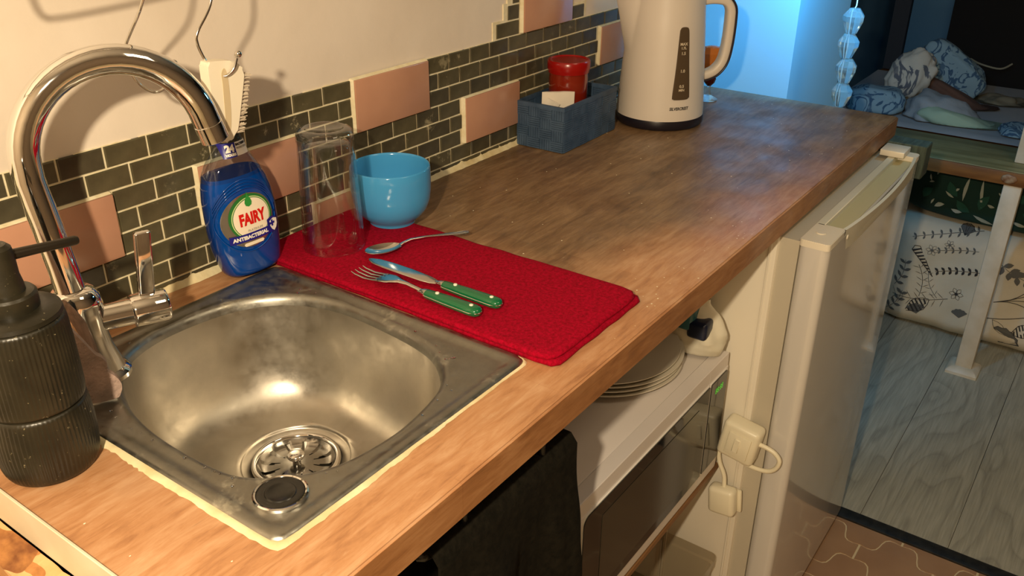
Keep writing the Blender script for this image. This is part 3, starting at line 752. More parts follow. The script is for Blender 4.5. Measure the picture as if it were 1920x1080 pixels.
# ------------------------------------------------------------------ hooks, rail and brush above the sink
HY = -.14
rail = thing('hanging_rail', 'chrome rail on the wall above the sink that the hooks hang from', 'rail', (-.55, HY, .430))
tube('rod', [(-.35, 0, 0), (.35, 0, 0)], .005, CHROME, rail, 20)
for x in (-.33, .33):
    tube('bracket', [(x, 0, 0), (x, .08, 0), (x, -HY - .0003, 0)], .004, CHROME, rail, 14)
    tube('end_stop', [(x * 1.07, 0, 0), (x * 1.09, 0, 0)], .0075, CHROME, rail, 20)
def hook(loc, pts, label, ball):
    h = thing('wire_hook', label, 'hook', loc, group=None)
    P_ = cat(pts, 8); tube('wire', P_, .0014, CUTLERY, h, 12)
    bm = bmesh.new(); bmesh.ops.create_icosphere(bm, subdivisions=3, radius=.0034); o = from_bm('ball_tip', bm, CUTLERY, h, smooth=True, loc=ball)
    return h
hook((-.497, HY, .329), [(.016, -.0075, .098), (.016, -.0055, .1060), (.016, .0, .1078), (.0155, .0068, .102), (.013, .006, .092), (.006, .001, .040), (0, 0, 0), (-.017, .002, -.025), (-.0190, .003, -.035), (-.0140, .003, -.050), (-.0075, .000, -.063), (-.001, -.007, -.067), (.0055, -.0115, -.061), (.0105, -.0115, -.052)],
     'thin chrome wire hook holding the white dish brush', (.0128, -.0115, -.0485))
hook((-.560, HY, .337), [(.006, -.0075, .090), (.006, -.0055, .0980), (.006, .0, .0998), (.0065, .0068, .094), (.007, .006, .084), (.010, .004, .040), (0, .006, 0), (-.003, .040, -.042), (-.002, .046, -.058), (.008, .048, -.080), (.022, .046, -.090), (.034, .042, -.084), (.040, .041, -.072)],
     'thin chrome wire hook passing behind the tap spout', (.042, .040, -.066))
ws = thing('wire_loop', 'bent wire loop hanging from the rail at the top left', 'hook', (-.64, HY - .001, .430))
tube('wire', cat([(-.060, 0, .0072), (-.062, 0, -.015), (-.058, 0, -.055), (-.054, 0, -.068), (-.045, 0, -.072), (.0, 0, -.071), (.075, 0, -.066), (.084, 0, -.060), (.086, 0, -.045), (.088, 0, .0072)], 6), .0018, CUTLERY, ws, 10)
# brush
br = thing('dish_brush', 'white plastic dish brush hanging bristles right from a wire hook', 'brush', (-.496, HY, .239))
WB = mat('white_brush_plastic', srgb(236, 226, 204), .35)
out = [(-.0190, .034), (-.0165, .0380), (-.006, .0375), (.010, .0345), (.0185, .0275), (.0195, .020), (.012, -.006), (.004, -.030), (-.002, -.0365), (-.010, -.039), (-.0165, -.036), (-.0190, -.020), (-.0195, .010)]
bm = bmesh.new(); pts = [(v.x, v.y) for v in cat([(a, b, 0) for a, b in out], 3, True)]
f = [bm.verts.new((a, -.0065, b)) for a, b in pts]; g = [bm.verts.new((a, .0065, b)) for a, b in pts]; bm.faces.new(f); bm.faces.new(g[::-1])
for i in range(len(pts)): j = (i + 1) % len(pts); bm.faces.new((f[i], g[i], g[j], f[j]))
es = [e for e in bm.edges if abs(e.verts[0].co.y - e.verts[1].co.y) < 1e-6]
bmesh.ops.bevel(bm, geom=es, offset=.0016, segments=2, affect='EDGES'); from_bm('brush_body', bm, WB, br, autos=50)
sl = [(-.002, .030), (.0005, .020), (-.0010, -.010), (-.0045, -.028), (-.0085, -.024), (-.0075, -.004), (-.0062, .016), (-.006, .026)]
bm = bmesh.new(); pts = [(v.x, v.y) for v in cat([(a, b, 0) for a, b in sl], 4, True)]
f = [bm.verts.new((a, -.0062, b)) for a, b in pts]; g = [bm.verts.new((a, -.0069, b)) for a, b in pts]; bm.faces.new(g)
for i in range(len(pts)): j = (i + 1) % len(pts); bm.faces.new((f[i], g[i], g[j], f[j]))
from_bm('hanging_slot', bm, mat('slot_inner', srgb(205, 186, 150), .5), br, autos=50)
bm = bmesh.new()
for i in range(16):
    s_ = i / 15; z = .0195 - .052 * s_; x0 = .0185 - .0155 * s_
    for j in range(3):
        y = (j - 1) * .0040
        for k in range(8):
            dx = .0095 + random.uniform(-.001, .001); dz = -.0006 + random.uniform(-.0010, .0010); dy = random.uniform(-.0010, .0010); r = .00035; oy = random.uniform(-.0012, .0012); oz = random.uniform(-.0009, .0009)
            a = [bm.verts.new((x0, y + oy + r * math.cos(q_), z + oz + r * math.sin(q_))) for q_ in (0, 2.1, 4.2)]; b = [bm.verts.new((x0 + dx, y + oy + dy + r * math.cos(q_), z + oz + dz + r * math.sin(q_))) for q_ in (0, 2.1, 4.2)]
            for q_ in range(3): bm.faces.new((a[q_], a[(q_ + 1) % 3], b[(q_ + 1) % 3], b[q_]))
            bm.faces.new(b)
o = from_bm('bristles', bm, mat('nylon_bristle', srgb(214, 200, 178), .5), br); o['kind'] = 'stuff'

# ------------------------------------------------------------------ red cloth folded under the cutlery
def cloth_mat(name, c1, c2, sc=260):
    m = mat(name, c1, .95, 0, Sheen_Weight=0.0); q = N(m); v = q.co()
    q.l(q.ramp(q.noise(v, sc, 4, .7), [(.35, c1), (.7, c2)]), q.b.inputs['Base Color']); q.bump(q.noise(v, sc * 1.3, 3, .7), .6, .0012); q.b.inputs['Specular IOR Level'].default_value = .12; return m
REDC = cloth_mat('red_microfibre', (.22, .0003, .008, 1), (.44, .0008, .024, 1))
def slab_cloth(x0, x1, y0, y1, z0, th, r, m, seed, parent, name):
    """soft folded layer: rounded-rect outline, pillowy edge"""
    poly = rrect(x0, x1, y0, y1, r, 8); c = Vector(((x0 + x1) / 2, (y0 + y1) / 2)); n = 160
    D = [radial(poly, 2 * pi * i / n, c) for i in range(n)]
    def rg(ins, z, amp=0):
        o = []
        for i in range(n):
            t = 2 * pi * i / n; d = D[i] - ins * (1.0); x = c.x + math.cos(t) * d; y = c.y + math.sin(t) * d
            d2 = .0018 * nz(x * 30, y * 30, seed); x += math.cos(t) * d2; y += math.sin(t) * d2
            o.append((x, y, z + amp * nz(x * 22, y * 22, seed + 3)))
        return o
    bm = bmesh.new()
    loft(bm, [rg(.004, z0), rg(.0012, z0 + th * .12), rg(0, z0 + th * .5), rg(.0012, z0 + th * .86, .0003), rg(.0045, z0 + th, .0006), rg(.02, z0 + th, .0008), rg(.05, z0 + th, .0008), rg(.075, z0 + th, .0006)], True, True, True)
    return from_bm(name, bm, m, parent, smooth=True)
cloth = thing('folded_cloth', 'bright red folded microfibre cloth lying on the worktop right of the sink', 'cloth', (0, 0, 0))
slab_cloth(-.391, -.2105, -.4500, -.0115, .0003, .0062, .012, REDC, 1, cloth, 'lower_layer')
slab_cloth(-.3925, -.2125, -.4470, -.0110, .0058, .0062, .016, REDC, 8, cloth, 'upper_layer')
CT = .0121

# ------------------------------------------------------------------ cutlery
def strip_mesh(name, secs, m, parent, n=20, autos=50, ex=2.6):
    """loft along local x: secs = (x, half width, half thickness, z centre)"""
    bm = bmesh.new(); rings = []
    for x, hw, ht, zc in secs:
        rings.append([(x, hw * math.copysign(abs(math.cos(t)) ** (2 / ex), math.cos(t)), zc + ht * math.copysign(abs(math.sin(t)) ** (2 / ex), math.sin(t))) for t in [2 * pi * i / n for i in range(n)]])
    loft(bm, rings, True, True, True); return from_bm(name, bm, m, parent, autos=autos)
GREENP = mat('green_handle_plastic', (.004, .13, .045), .18, 0, Coat_Weight=.5)
RIV = mat('white_rivet', srgb(235, 232, 215), .3)
def handle(parent, x0, x1, hw=.0078):
    L = x1 - x0
    strip_mesh('handle', [(x0, hw * .62, .0042, 0), (x0 + .004, hw * .72, .0048, 0), (x0 + L * .4, hw * .90, .0054, 0), (x0 + L * .75, hw, .0056, 0), (x1 - .010, hw, .0055, 0), (x1 - .004, hw * .85, .0050, 0), (x1 - .001, hw * .5, .0036, 0), (x1, hw * .2, .0015, 0)], GREENP, parent)
    strip_mesh('tang', [(x0 + .001, hw * .74, .0009, 0), (x0 + L * .4, hw * .96, .0009, 0), (x0 + L * .75, hw * 1.06, .0009, 0), (x1 - .009, hw * 1.06, .0009, 0), (x1 - .002, hw * .7, .0009, 0), (x1 + .0006, hw * .2, .0008, 0)], CUTLERY, parent)
    for s in (.22, .84):
        x = x0 + L * s; bm = bmesh.new(); loft(bm, [circ(.0022, .0048, 16, x, 0), circ(.0022, .0062, 16, x, 0), circ(.0015, .0066, 16, x, 0)], True, True, True); from_bm('rivet', bm, RIV, parent, autos=60)
    strip_mesh('bolster', [(x0 - .010, .0030, .0022, 0), (x0 - .007, .0034, .0030, 0), (x0 - .002, .0050, .0044, 0), (x0 + .0015, .0054, .0046, 0)], CUTLERY, parent)
def orient(a, b):
    a, b = Vector(a), Vector(b); d = b - a; return math.atan2(d.y, d.x), -math.atan2(d.z, Vector((d.x, d.y)).length), d.length
# knife
A, B = (-.3385, -.1545, CT + .0052), (-.3385, -.3465, CT + .0052); az, el, L = orient(A, B)
kn = thing('table_knife', 'table knife with green handle and white rivets, behind the fork', 'knife', A, rot=(0, el, az))
strip_mesh('blade', [(0, .0012, .0004, .001), (.003, .0040, .0005, .001), (.012, .0072, .0006, .001), (.030, .0088, .0007, .001), (.060, .0090, .0008, .001), (.085, .0080, .0009, .0005), (.097, .0062, .0011, 0), (.104, .0034, .0016, 0)], CUTLERY, kn, 20)
handle(kn, .112, L, .0080)
# fork
A, B = (-.3655, -.1610, CT + .0055), (-.3665, -.3400, CT + .0055); az, el, L = orient(A, B)
fk = thing('table_fork', 'four-pronged fork with green riveted handle lying nearest the sink', 'fork', A, rot=(0, el, az))
for i in range(4):
    y = (i - 1.5) * .0062
    tube('prong', [(.000, y, .0002), (.006, y, -.0018), (.020, y, -.0028), (.034, y, -.0010), (.041, y * .98, .0005)], [.0005, .0011, .0014, .0015, .0016], CUTLERY, fk, 8)
strip_mesh('neck', [(.036, .0112, .0008, -.0002), (.044, .0112, .0009, .0012), (.052, .0104, .0010, .0022), (.059, .0075, .0012, .0030), (.066, .0042, .0015, .0036), (.078, .0027, .0017, .0034), (.092, .0026, .0018, .0018), (.101, .0028, .0020, .0003)], CUTLERY, fk, 20)
handle(fk, .104, L, .0082)
# spoon
A, B = (-.3290, -.1380, CT + .0010), (-.1990, -.1930, CT + .0030)
A = (-.3290, -.1390, CT + .0002); az, el, L = orient(A, B)
spn = thing('teaspoon', 'small steel teaspoon lying behind the knife with its tip over the cloth edge', 'spoon', A, rot=(0, 0, az))
bm = bmesh.new(); nu, nv = 22, 24; rings = []
for i in range(1, nu + 1):
    s = i / nu; rings.append([(.0235 + .0235 * s * math.cos(t) , .0140 * s * math.sin(t) * (1 - .12 * math.cos(t)), .0005 + .0062 * s ** 2.2) for t in [2 * pi * k / nv for k in range(nv)]])
rings2 = [[(.0235 + .0229 * s * math.cos(t), .0134 * s * math.sin(t) * (1 - .12 * math.cos(t)), .0016 + .0055 * s ** 2.2) for t in [2 * pi * k / nv for k in range(nv)]] for s in [1 - i / nu for i in range(nu)]]
loft(bm, rings + rings2[:-0 or None], True, True, True)
from_bm('spoon_bowl', bm, CUTLERY, spn, autos=60)
strip_mesh('stem', [(.045, .0030, .0010, .0062), (.050, .0022, .0013, .0078), (.060, .0019, .0013, .0100), (.080, .0021, .0010, .0092), (.105, .0036, .0009, .0062), (.125, .0052, .0009, .0040), (.134, .0056, .0009, .0033), (.139, .0042, .0008, .0030), (.1405, .0015, .0006, .0030)], CUTLERY, spn, 16)

# ------------------------------------------------------------------ glass and bowl
GL = bpy.data.materials.new('clear_glass'); GL.use_nodes = True; thin_glass(GL, (.985, .99, .985, 1), .01, .85, .012)
gls = thing('drinking_glass', 'clear tumbler standing upside down on the red cloth', 'glass', (-.3255, -.0830, CT + .0003))
n = 40
def facet(prof, name, fac=0):
    bm = bmesh.new(); rings = []
    for r, z in prof:
        ring = []
        for i in range(n):
            t = 2 * pi * i / n; k = 1 - fac * (.5 - .5 * math.cos(10 * t)) * min(1, max(0, (z - .03) / .04)) * (1 if z < .135 else 0)
            ring.append((r * k * math.cos(t), r * k * math.sin(t), z))
        rings.append(ring)
    return bm, rings
bm, rings = facet([(.0370, .0), (.0375, .0008), (.0372, .012), (.0362, .04), (.0350, .08), (.0338, .115), (.0332, .132), (.0338, .136), (.0334, .140), (.0322, .1445), (.029, .1475), (.024, .1488), (.0215, .1480), (.0200, .1465), (.002, .1455)], 'g', .03)
loft(bm, rings, True, False, True); from_bm('outer_wall', bm, GL, gls, autos=70)
bm, rings = facet([(.0370, .0), (.0352, .0015), (.0348, .012), (.0336, .04), (.0322, .08), (.0306, .115), (.0296, .126), (.0265, .1310), (.018, .1325), (.002, .1330)], 'g', .02)
loft(bm, rings, True, False, True); from_bm('inner_wall', bm, GL, gls, autos=70)
BLUEC = noisy('sky_blue_glaze', srgb(66, 150, 208), srgb(72, 156, 212), 10, .13, .02)
bw = thing('blue_bowl', 'sky-blue glazed ceramic bowl standing on the back corner of the red cloth', 'bowl', (-.2235, -.0860, CT + .0002))
lathe('bowl_wall', [(.0275, .0015), (.0285, 0), (.0300, .0002), (.0305, .003), (.0335, .0062), (.0410, .0125), (.0465, .0210), (.0500, .0320), (.0515, .0450), (.0518, .0620), (.0514, .0740), (.0509, .0756), (.0500, .0760), (.0490, .0752), (.0484, .0730), (.0487, .0600), (.0482, .0450), (.0465, .0330), (.0425, .0230), (.0360, .0150), (.0260, .0105), (.0100, .0090), (.001, .0088)], BLUEC, bw, 72, autos=60)

# ------------------------------------------------------------------ basket with jar and packets
BLB = noisy('blue_grey_weave', srgb(50, 72, 98), srgb(66, 88, 114), 50, .6, .3, .0008, 200)
bk = thing('woven_basket', 'slate-blue woven strap basket on the worktop by the pink tile', 'basket', (.2575, -.0510, .0003), math.radians(1))
bwx, bwy, bh = .0870, .0450, .0760
def wall_panel(ax, sgn, length, other):
    ncol, nrow = (7, 4) if ax == 'x' else (4, 4)
    for i in range(ncol):
        for j in range(nrow):
            a0 = -length + 2 * length * i / ncol; a1 = -length + 2 * length * (i + 1) / ncol; z0 = .001 + (bh - .006) * j / nrow; z1 = .001 + (bh - .006) * (j + 1) / nrow
            ribh = (i + j) % 2 == 0; off = .0014 if ribh else .0004
            bm = bmesh.new(); nr = 5
            # corrugated strap: ridges across or along
            for r in range(nr):
                if ribh:
                    zz0 = z0 + (z1 - z0) * r / nr; zz1 = z0 + (z1 - z0) * (r + 1) / nr
                    q0, q1, y0, y1 = a0, a1, zz0 + .0003, zz1 - .0003
                else:
                    q0 = a0 + (a1 - a0) * r / nr + .0003; q1 = a0 + (a1 - a0) * (r + 1) / nr - .0003; y0, y1 = z0, z1
                o = other + off
                taper = lambda z: .985 + .03 * z / bh
                if ax == 'x': box(bm, q0 * taper(z0), q1 * taper(z0), min(sgn * (o - .0025), sgn * o), max(sgn * (o - .0025), sgn * o), y0, y1)
                else: box(bm, min(sgn * (o - .0025), sgn * o), max(sgn * (o - .0025), sgn * o), q0, q1, y0, y1)
            from_bm('strap', bm, BLB, bk)
for s in (-1, 1): wall_panel('x', s, bwx, bwy); wall_panel('y', s, bwy, bwx)
boxo('base', -bwx + .003, bwx - .003, -bwy + .003, bwy - .003, 0, .003, BLB, bk)
bm = bmesh.new(); o_ = rrect(-bwx - .002, bwx + .002, -bwy - .002, bwy + .002, .003, 3); i_ = rrect(-bwx + .003, bwx - .003, -bwy + .003, bwy - .003, .002, 3)
loft(bm, [[(*p, bh - .006) for p in o_], [(*p, bh) for p in o_], [(*p, bh) for p in i_], [(*p, bh - .006) for p in i_], [(*p, bh - .006) for p in o_]]); from_bm('rim', bm, BLB, bk, autos=40)
jar = thing('spice_jar', 'small glass jar with a bright red screw lid standing in the blue basket', 'jar', (.2570, -.0500, .0036))
lathe('jar_body', [(.028, 0), (.031, .002), (.032, .008), (.032, .078), (.030, .084), (.0295, .090)], mat('dark_jar_contents', (.03, .022, .012), .12), jar, 40)
lathe('jar_neck', [(.0318, .060), (.0326, .062), (.0330, .100), (.0322, .110)], mat('red_brown_glass', (.20, .014, .004), .10, 0, Coat_Weight=.5), jar, 48)
lathe('lid', [(.0322, .1085), (.0345, .1095), (.0350, .113), (.0362, .1165), (.0360, .1275), (.0345, .1300), (.0310, .1302), (.0295, .1285), (.010, .1280), (.001, .1280)], RED, jar, 56, autos=30)
PAP = mat('white_paper', srgb(232, 222, 206), .8)
def packet(loc, rot, w_, h_, label, th=.004):
    def fn(u, v): return ((u - .5) * w_, th * .5 * math.sin(pi * u) * (1 if 1 else 0) + .002 * nz(u * 4, v * 4), v * h_)
    bm = bmesh.new(); nu, nv = 10, 8; F = [[bm.verts.new(((u / (nu - 1) - .5) * w_, -th * .5 * math.sin(pi * u / (nu - 1)) ** .5 + .0015 * nz(u * .7, v * .7), v / (nv - 1) * h_)) for v in range(nv)] for u in range(nu)]
    K = [[bm.verts.new(((u / (nu - 1) - .5) * w_, th * .5 * math.sin(pi * u / (nu - 1)) ** .5 + .0015 * nz(u * .7, v * .7), v / (nv - 1) * h_)) for v in range(nv)] for u in range(nu)]
    for u in range(nu - 1):
        for v in range(nv - 1): bm.faces.new((F[u][v], F[u + 1][v], F[u + 1][v + 1], F[u][v + 1])); bm.faces.new((K[u][v], K[u][v + 1], K[u + 1][v + 1], K[u + 1][v]))
        bm.faces.new((F[u][nv - 1], F[u + 1][nv - 1], K[u + 1][nv - 1], K[u][nv - 1]))
        bm.faces.new((F[u][0], K[u][0], K[u + 1][0], F[u + 1][0]))
    o = from_bm('paper_packet', bm, PAP, None, autos=60, loc=loc, rot=rot); return tag(o, label, 'packet')
packet((.2160, -.0560, .028), (.12, 0, math.radians(-50)), .054, .062, 'larger white paper packet in front of the red-lidded jar', .005)
packet((.1900, -.0340, .030), (.2, math.radians(28), math.radians(-50)), .024, .054, 'small pointed white paper packet in the left end of the blue basket', .003)

# ------------------------------------------------------------------ kettle
KW = noisy('kettle_white', srgb(214, 204, 192), srgb(218, 209, 198), 4, .38, .0)
ket = thing('electric_kettle', 'tall white electric kettle with black base standing before the blue-lit wall', 'kettle', (.449, -.129, .0002))
KP = [(.0785, .016), (.0782, .026), (.0765, .05), (.0738, .09), (.0708, .13), (.0680, .17), (.0655, .20), (.0640, .225), (.0625, .240)]
def krad(z):
    for (r0_, z0_), (r1_, z1_) in zip(KP, KP[1:]):
        if z0_ <= z <= z1_: return r0_ + (r1_ - r0_) * (z - z0_) / (z1_ - z0_)
    return KP[0][0] if z < KP[0][1] else KP[-1][0]
lathe('black_base', [(.070, 0), (.0765, .001), (.0795, .006), (.0797, .014), (.0788, .0175), (.070, .018)], mat('kettle_black', (.012, .010, .016), .3), ket, 72)
SPA = math.radians(128); HA = math.radians(-50)
bm = bmesh.new(); n = 120; rings = []; zs = [.0165 + (.2405 - .0165) * i / 44 for i in range(45)]
for z in zs:
    r = krad(z); ring = []
    for i in range(n):
        t = 2 * pi * i / n; d = (t - SPA + pi) % (2 * pi) - pi; k = max(0, (z - .128) / .108)
        wdt = .34 + .16 * k
        lift = .034 * min(k, 1.04) * max(0, 1 - abs(d) / (wdt * 1.15)) ** .9 if k > 0 else 0
        ring.append(((r + lift) * math.cos(t), (r + lift) * math.sin(t), z))
    rings.append(ring)
loft(bm, rings, True, True, False)
# close the top with an inner lip
loft(bm, [rings[-1], [(x * .96, y * .96, .2415) for x, y, z in rings[-1]], [(x * .93, y * .93, .238) for x, y, z in rings[-1]]], True, False, True)
bmesh.ops.remove_doubles(bm, verts=bm.verts, dist=1e-6)
from_bm('kettle_body', bm, KW, ket, autos=50)
lathe('lid', [(.0585, .2385), (.0590, .2440), (.0560, .2480), (.0400, .2510), (.012, .2520)], KW, ket, 60)
# handle: rounded D loop with black outer strip
def hp(r, z, s=0, k=0):
    return (math.cos(HA) * r - math.sin(HA) * s, math.sin(HA) * r + math.cos(HA) * s, z)
Hc = cat([(.058, .2120, 0), (.078, .2150, 0), (.100, .2120, 0), (.1115, .2000, 0), (.1140, .1800, 0), (.1130, .1400, 0), (.1080, .1080, 0), (.0960, .0900, 0), (.0800, .0815, 0), (.064, .0790, 0)], 8)
def sweep_rect(path, hw, inn, outt, m, name):
    bm = bmesh.new(); rings = []
    for i, p in enumerate(path):
        a = path[max(i - 1, 0)]; b = path[min(i + 1, len(path) - 1)]; t = (b - a).normalized(); nrm = Vector((-t.y, t.x, 0))
        ring = []
        for k in range(20):
            th = 2 * pi * k / 20; c, s_ = math.cos(th), math.sin(th); c = math.copysign(abs(c) ** .6, c); s_ = math.copysign(abs(s_) ** .6, s_)
            mid = (inn + outt) / 2; off = mid + (outt - inn) / 2 * c; q_ = p + nrm * off
            ring.append(hp(q_.x, q_.y, hw * s_))
        rings.append(ring)
    loft(bm, rings, True, True, True); return from_bm(name, bm, m, ket, autos=60)
sweep_rect(Hc, .0135, -.0095, .0065, KW, 'handle')
sweep_rect(Hc, .0120, .0050, .0098, mat('kettle_handle_black', (.015, .011, .022), .3), 'handle_strip')
# water gauge
GA = math.radians(-127)
def onk(off, cz=0, a0=GA, tp=0):
    def f(x, y, z): zz = cz + y; r = krad(zz) + off + z; a = a0 + x / .072; return Vector((r * math.cos(a), r * math.sin(a), zz))
    return f
bm = bmesh.new(); gp = []
prof = [(-.0150, .062), (-.0135, .058), (-.0105, .0560), (.0105, .0560), (.0145, .0590), (.0158, .064), (.0125, .12), (.0100, .165), (.0085, .1745), (.0050, .1775), (-.0035, .1775), (-.0072, .1740), (-.0085, .166), (-.0115, .11)]
def gring(s, off): 
    cx = sum(p_[0] for p_ in gp2) / len(gp2); o = []
    for x, z in gp2:
        zz = .1165 + (z - .1165) * (1 - (1 - s) * .12); xx = x * s; v = onk(off)(xx, zz, 0); o.append(v)
    return o
gp2 = [(v.x, v.y) for v in cat([(a, b, 0) for a, b in prof], 5, True)]
loft(bm, [gring(1.0, -.001), gring(1.0, .0014), gring(.90, .0016)] + [gring(s, .0016) for s in (.75,)], True, False, True)
from_bm('water_gauge', bm, mat('smoked_gauge', (.085, .058, .034), .25), ket, autos=50)
GT = mat('gauge_print', srgb(205, 190, 165), .5)
for tx, z, s, dx in (('MAX', .1500, .0065, .0010), ('1.7L', .1435, .0058, .0010), ('1.5', .1345, .0068, .0010), ('1.0', .1050, .0070, .0012), ('0.5', .0790, .0068, .0000), ('MIN', .0725, .0056, .0000)):
    mapped('gauge_lettering', text_mesh(tx, s, .0001, .0002, 0, 1), onk(.0022, z, GA + dx), GT, ket)
mapped('lettering', text_mesh('SILVERCREST', .0072, .0001, .0002, .15, .80), onk(.0006, .0400, GA - .02), mat('black_kettle_print', (.02, .015, .012), .5), ket)
# goblet behind the kettle
gob = thing('glass_goblet', 'small amber faceted goblet on a clear foot behind the kettle handle', 'goblet', (.634, -.142, .0002))
CG = mat('clear_lead_glass', (.85, .9, .92), .04, 0, Transmission_Weight=.9, IOR=1.4)
lathe('foot', [(.018, 0), (.019, .002), (.012, .006), (.005, .010), (.0035, .020), (.004, .030)], CG, gob, 24)
lathe('stem', [(.004, .028), (.010, .034), (.0125, .042), (.008, .050)], mat('dark_red_glass', (.10, .010, .006), .2), gob, 10, autos=10)
lathe('cup', [(.008, .048), (.0200, .060), (.0225, .075), (.0210, .092), (.0150, .103), (.006, .105)], mat('amber_glass', (.62, .18, .025), .25, 0, Transmission_Weight=.15), gob, 7, autos=10)

# ------------------------------------------------------------------ crystal bead strand in the doorway
bd = thing('bead_strand', 'strand of clear faceted crystal beads hanging at the blue-lit doorway edge', 'bead curtain', (.86, -.332, 0))
tube('thread', [(.004, 0, .60), (.004, -.004, .17), (0, 0, .16), (0, 0, -.10)], .0012, mat('white_thread', (.8, .8, .8), .6), bd, 6)
CRY = mat('crystal', (.62, .90, 1), .04, 0, Transmission_Weight=.88, IOR=1.45)
bz = .1420
bm = bmesh.new(); loft(bm, [circ(r, z, 7) for r, z in ((.0080, .0245), (.0105, .0235), (.0212, .0090), (.0205, -.0010), (.0112, -.0235), (.0085, -.0245))], True, True, True)
bmesh.ops.recalc_face_normals(bm, faces=bm.faces); bme = bpy.data.meshes.new('bead'); bm.to_mesh(bme); bm.free(); bme.materials.append(CRY)
for i in range(5):
    o = link('bead', bme, None, bd, loc=(0, -.004 + .003 * math.sin(i * 2), bz - i * .0492)); o.rotation_euler = (0, 0, i * .45)

# ------------------------------------------------------------------ fridge under the worktop
FW = noisy('fridge_enamel', srgb(222, 214, 196), srgb(228, 221, 205), 3, .32, .03)
fr = thing('fridge', 'white under-counter fridge standing at the right end of the worktop', 'fridge', (.427, -.27, FL))
fx0, fx1 = .172 - .427, .682 - .427; fyb = 0; top = -.046 - FL
bm = bmesh.new(); box(bm, fx0, fx1, -.470 + .27, .22, .03, top, .004, 2); from_bm('cabinet', bm, FW, fr, autos=40)
boxo('gasket', fx0 + .006, fx1 - .006, -.499 + .27, -.468 + .27, .05, top - .006, mat('grey_gasket', srgb(190, 182, 164), .5), fr)
for zz in (.0,):
    boxo('side_rib', fx0 - .0016, fx0 + .001, -.462 + .27, -.4575 + .27, .04, top - .01, FW, fr, .0008, 1)
    boxo('side_rib', fx0 - .0022, fx0 + .001, -.3500 + .27, -.3440 + .27, .04, top - .30, FW, fr, .001, 1)
dy0, dy1 = -.543 + .27, -.499 + .27
DOORM = mat('fridge_door_gloss', srgb(206, 202, 196), .12, 0, Coat_Weight=.6, Coat_Roughness=.05)
bm = bmesh.new()
prof = rrect(fx0, fx1, dy0, dy1, .012, 6)
loft(bm, [[(x, y, .035) for x, y in prof], [(x, y, top - .010) for x, y in prof]], True, True, True)
dr = from_bm('door', bm, [DOORM], fr, autos=40)
# door top cap with a scooped handle recess and a bowed lip
CAP = noisy('yellowed_plastic', srgb(218, 216, 202), srgb(208, 205, 184), 6, .4, .03)
hx0, hx1 = fx0 + .075, fx1 - .030
prism('door_cap', rrect(fx0, hx0, dy0, dy1, .006, 3), top - .010, top, FW, dr, .001)
prism('door_cap', rrect(hx1, fx1, dy0, dy1, .006, 3), top - .010, top, FW, dr, .001)
boxo('door_cap', hx0 - .004, hx1 + .004, dy1 - .013, dy1, top - .010, top, CAP, dr, .001, 1)
lip = []; n = 24
for i in range(n + 1):
    s = i / n; x = hx0 - .002 + (hx1 - hx0 + .004) * s; b = -.013 * math.sin(pi * s) ** .8; lip.append((x, dy0 + b))
bm = bmesh.new(); V = []
for x, y in lip: V.append([bm.verts.new(q_) for q_ in ((x, y + .005, top), (x, y, top - .0005), (x, dy0 + .0005, top - .045), (x, y + .005, top - .024))])
for a, b in zip(V, V[1:]):
    for j in range(4): bm.faces.new((a[j], b[j], b[(j + 1) % 4], a[(j + 1) % 4]))
from_bm('handle_lip', bm, CAP, dr, autos=40)
boxo('handle_recess', hx0, hx1, dy0 + .004, dy1 - .012, top - .0105, top - .0085, mat('recess_plastic', srgb(186, 178, 138), .5), dr)
bm = bmesh.new(); loft(bm, [circ(.007, top, 20, fx0 + .040, dy0 + .026), circ(.007, top + .0012, 20, fx0 + .040, dy0 + .026), circ(.0055, top + .0012, 20, fx0 + .040, dy0 + .026)], True, False, True); from_bm('hinge_cap', bm, FW, dr, autos=40)
bm = bmesh.new(); loft(bm, [[(fx0 + .074 + .004 * math.cos(t), dy0 - .002 + .003 * abs(math.sin(t)) * 0 - .001, top - .011 + .004 * math.sin(t)) for t in [2 * pi * k / 12 for k in range(12)]], [(fx0 + .074 + .003 * math.cos(t), dy0 - .0045, top - .011 + .003 * math.sin(t)) for t in [2 * pi * k / 12 for k in range(12)]]], True, True, True); from_bm('door_stud', bm, FW, dr)
for x in (fx0 + .03, fx1 - .03):
    for y in (-.17, .18): 
        bm = bmesh.new(); loft(bm, [circ(.015, 0, 16, x, y), circ(.012, .031, 16, x, y)], True, True, True); from_bm('foot', bm, BLACKP, fr)
# hinge block at the far end of the fridge top
boxo('hinge_cover', fx1 - .052, fx1 - .004, -.484 + .27 - .042, -.484 + .27, top + .0005, top + .0115, FW, fr, .0015)
# teal painted wooden box beside the fridge
TB = noisy('teal_wood', srgb(72, 88, 78), srgb(50, 62, 54), 30, .6, .3, stretch=(1, 6, 1))
tag(boxo('side_board', .694, .740, -.550, -.20, -.098, -.036, TB, None, .002, 1), 'narrow painted wooden ledge between the fridge and the bed platform', 'ledge')
boxo('leg', -.03, .03, -.01, .01, -.785, 0, TB, None)  # placed below

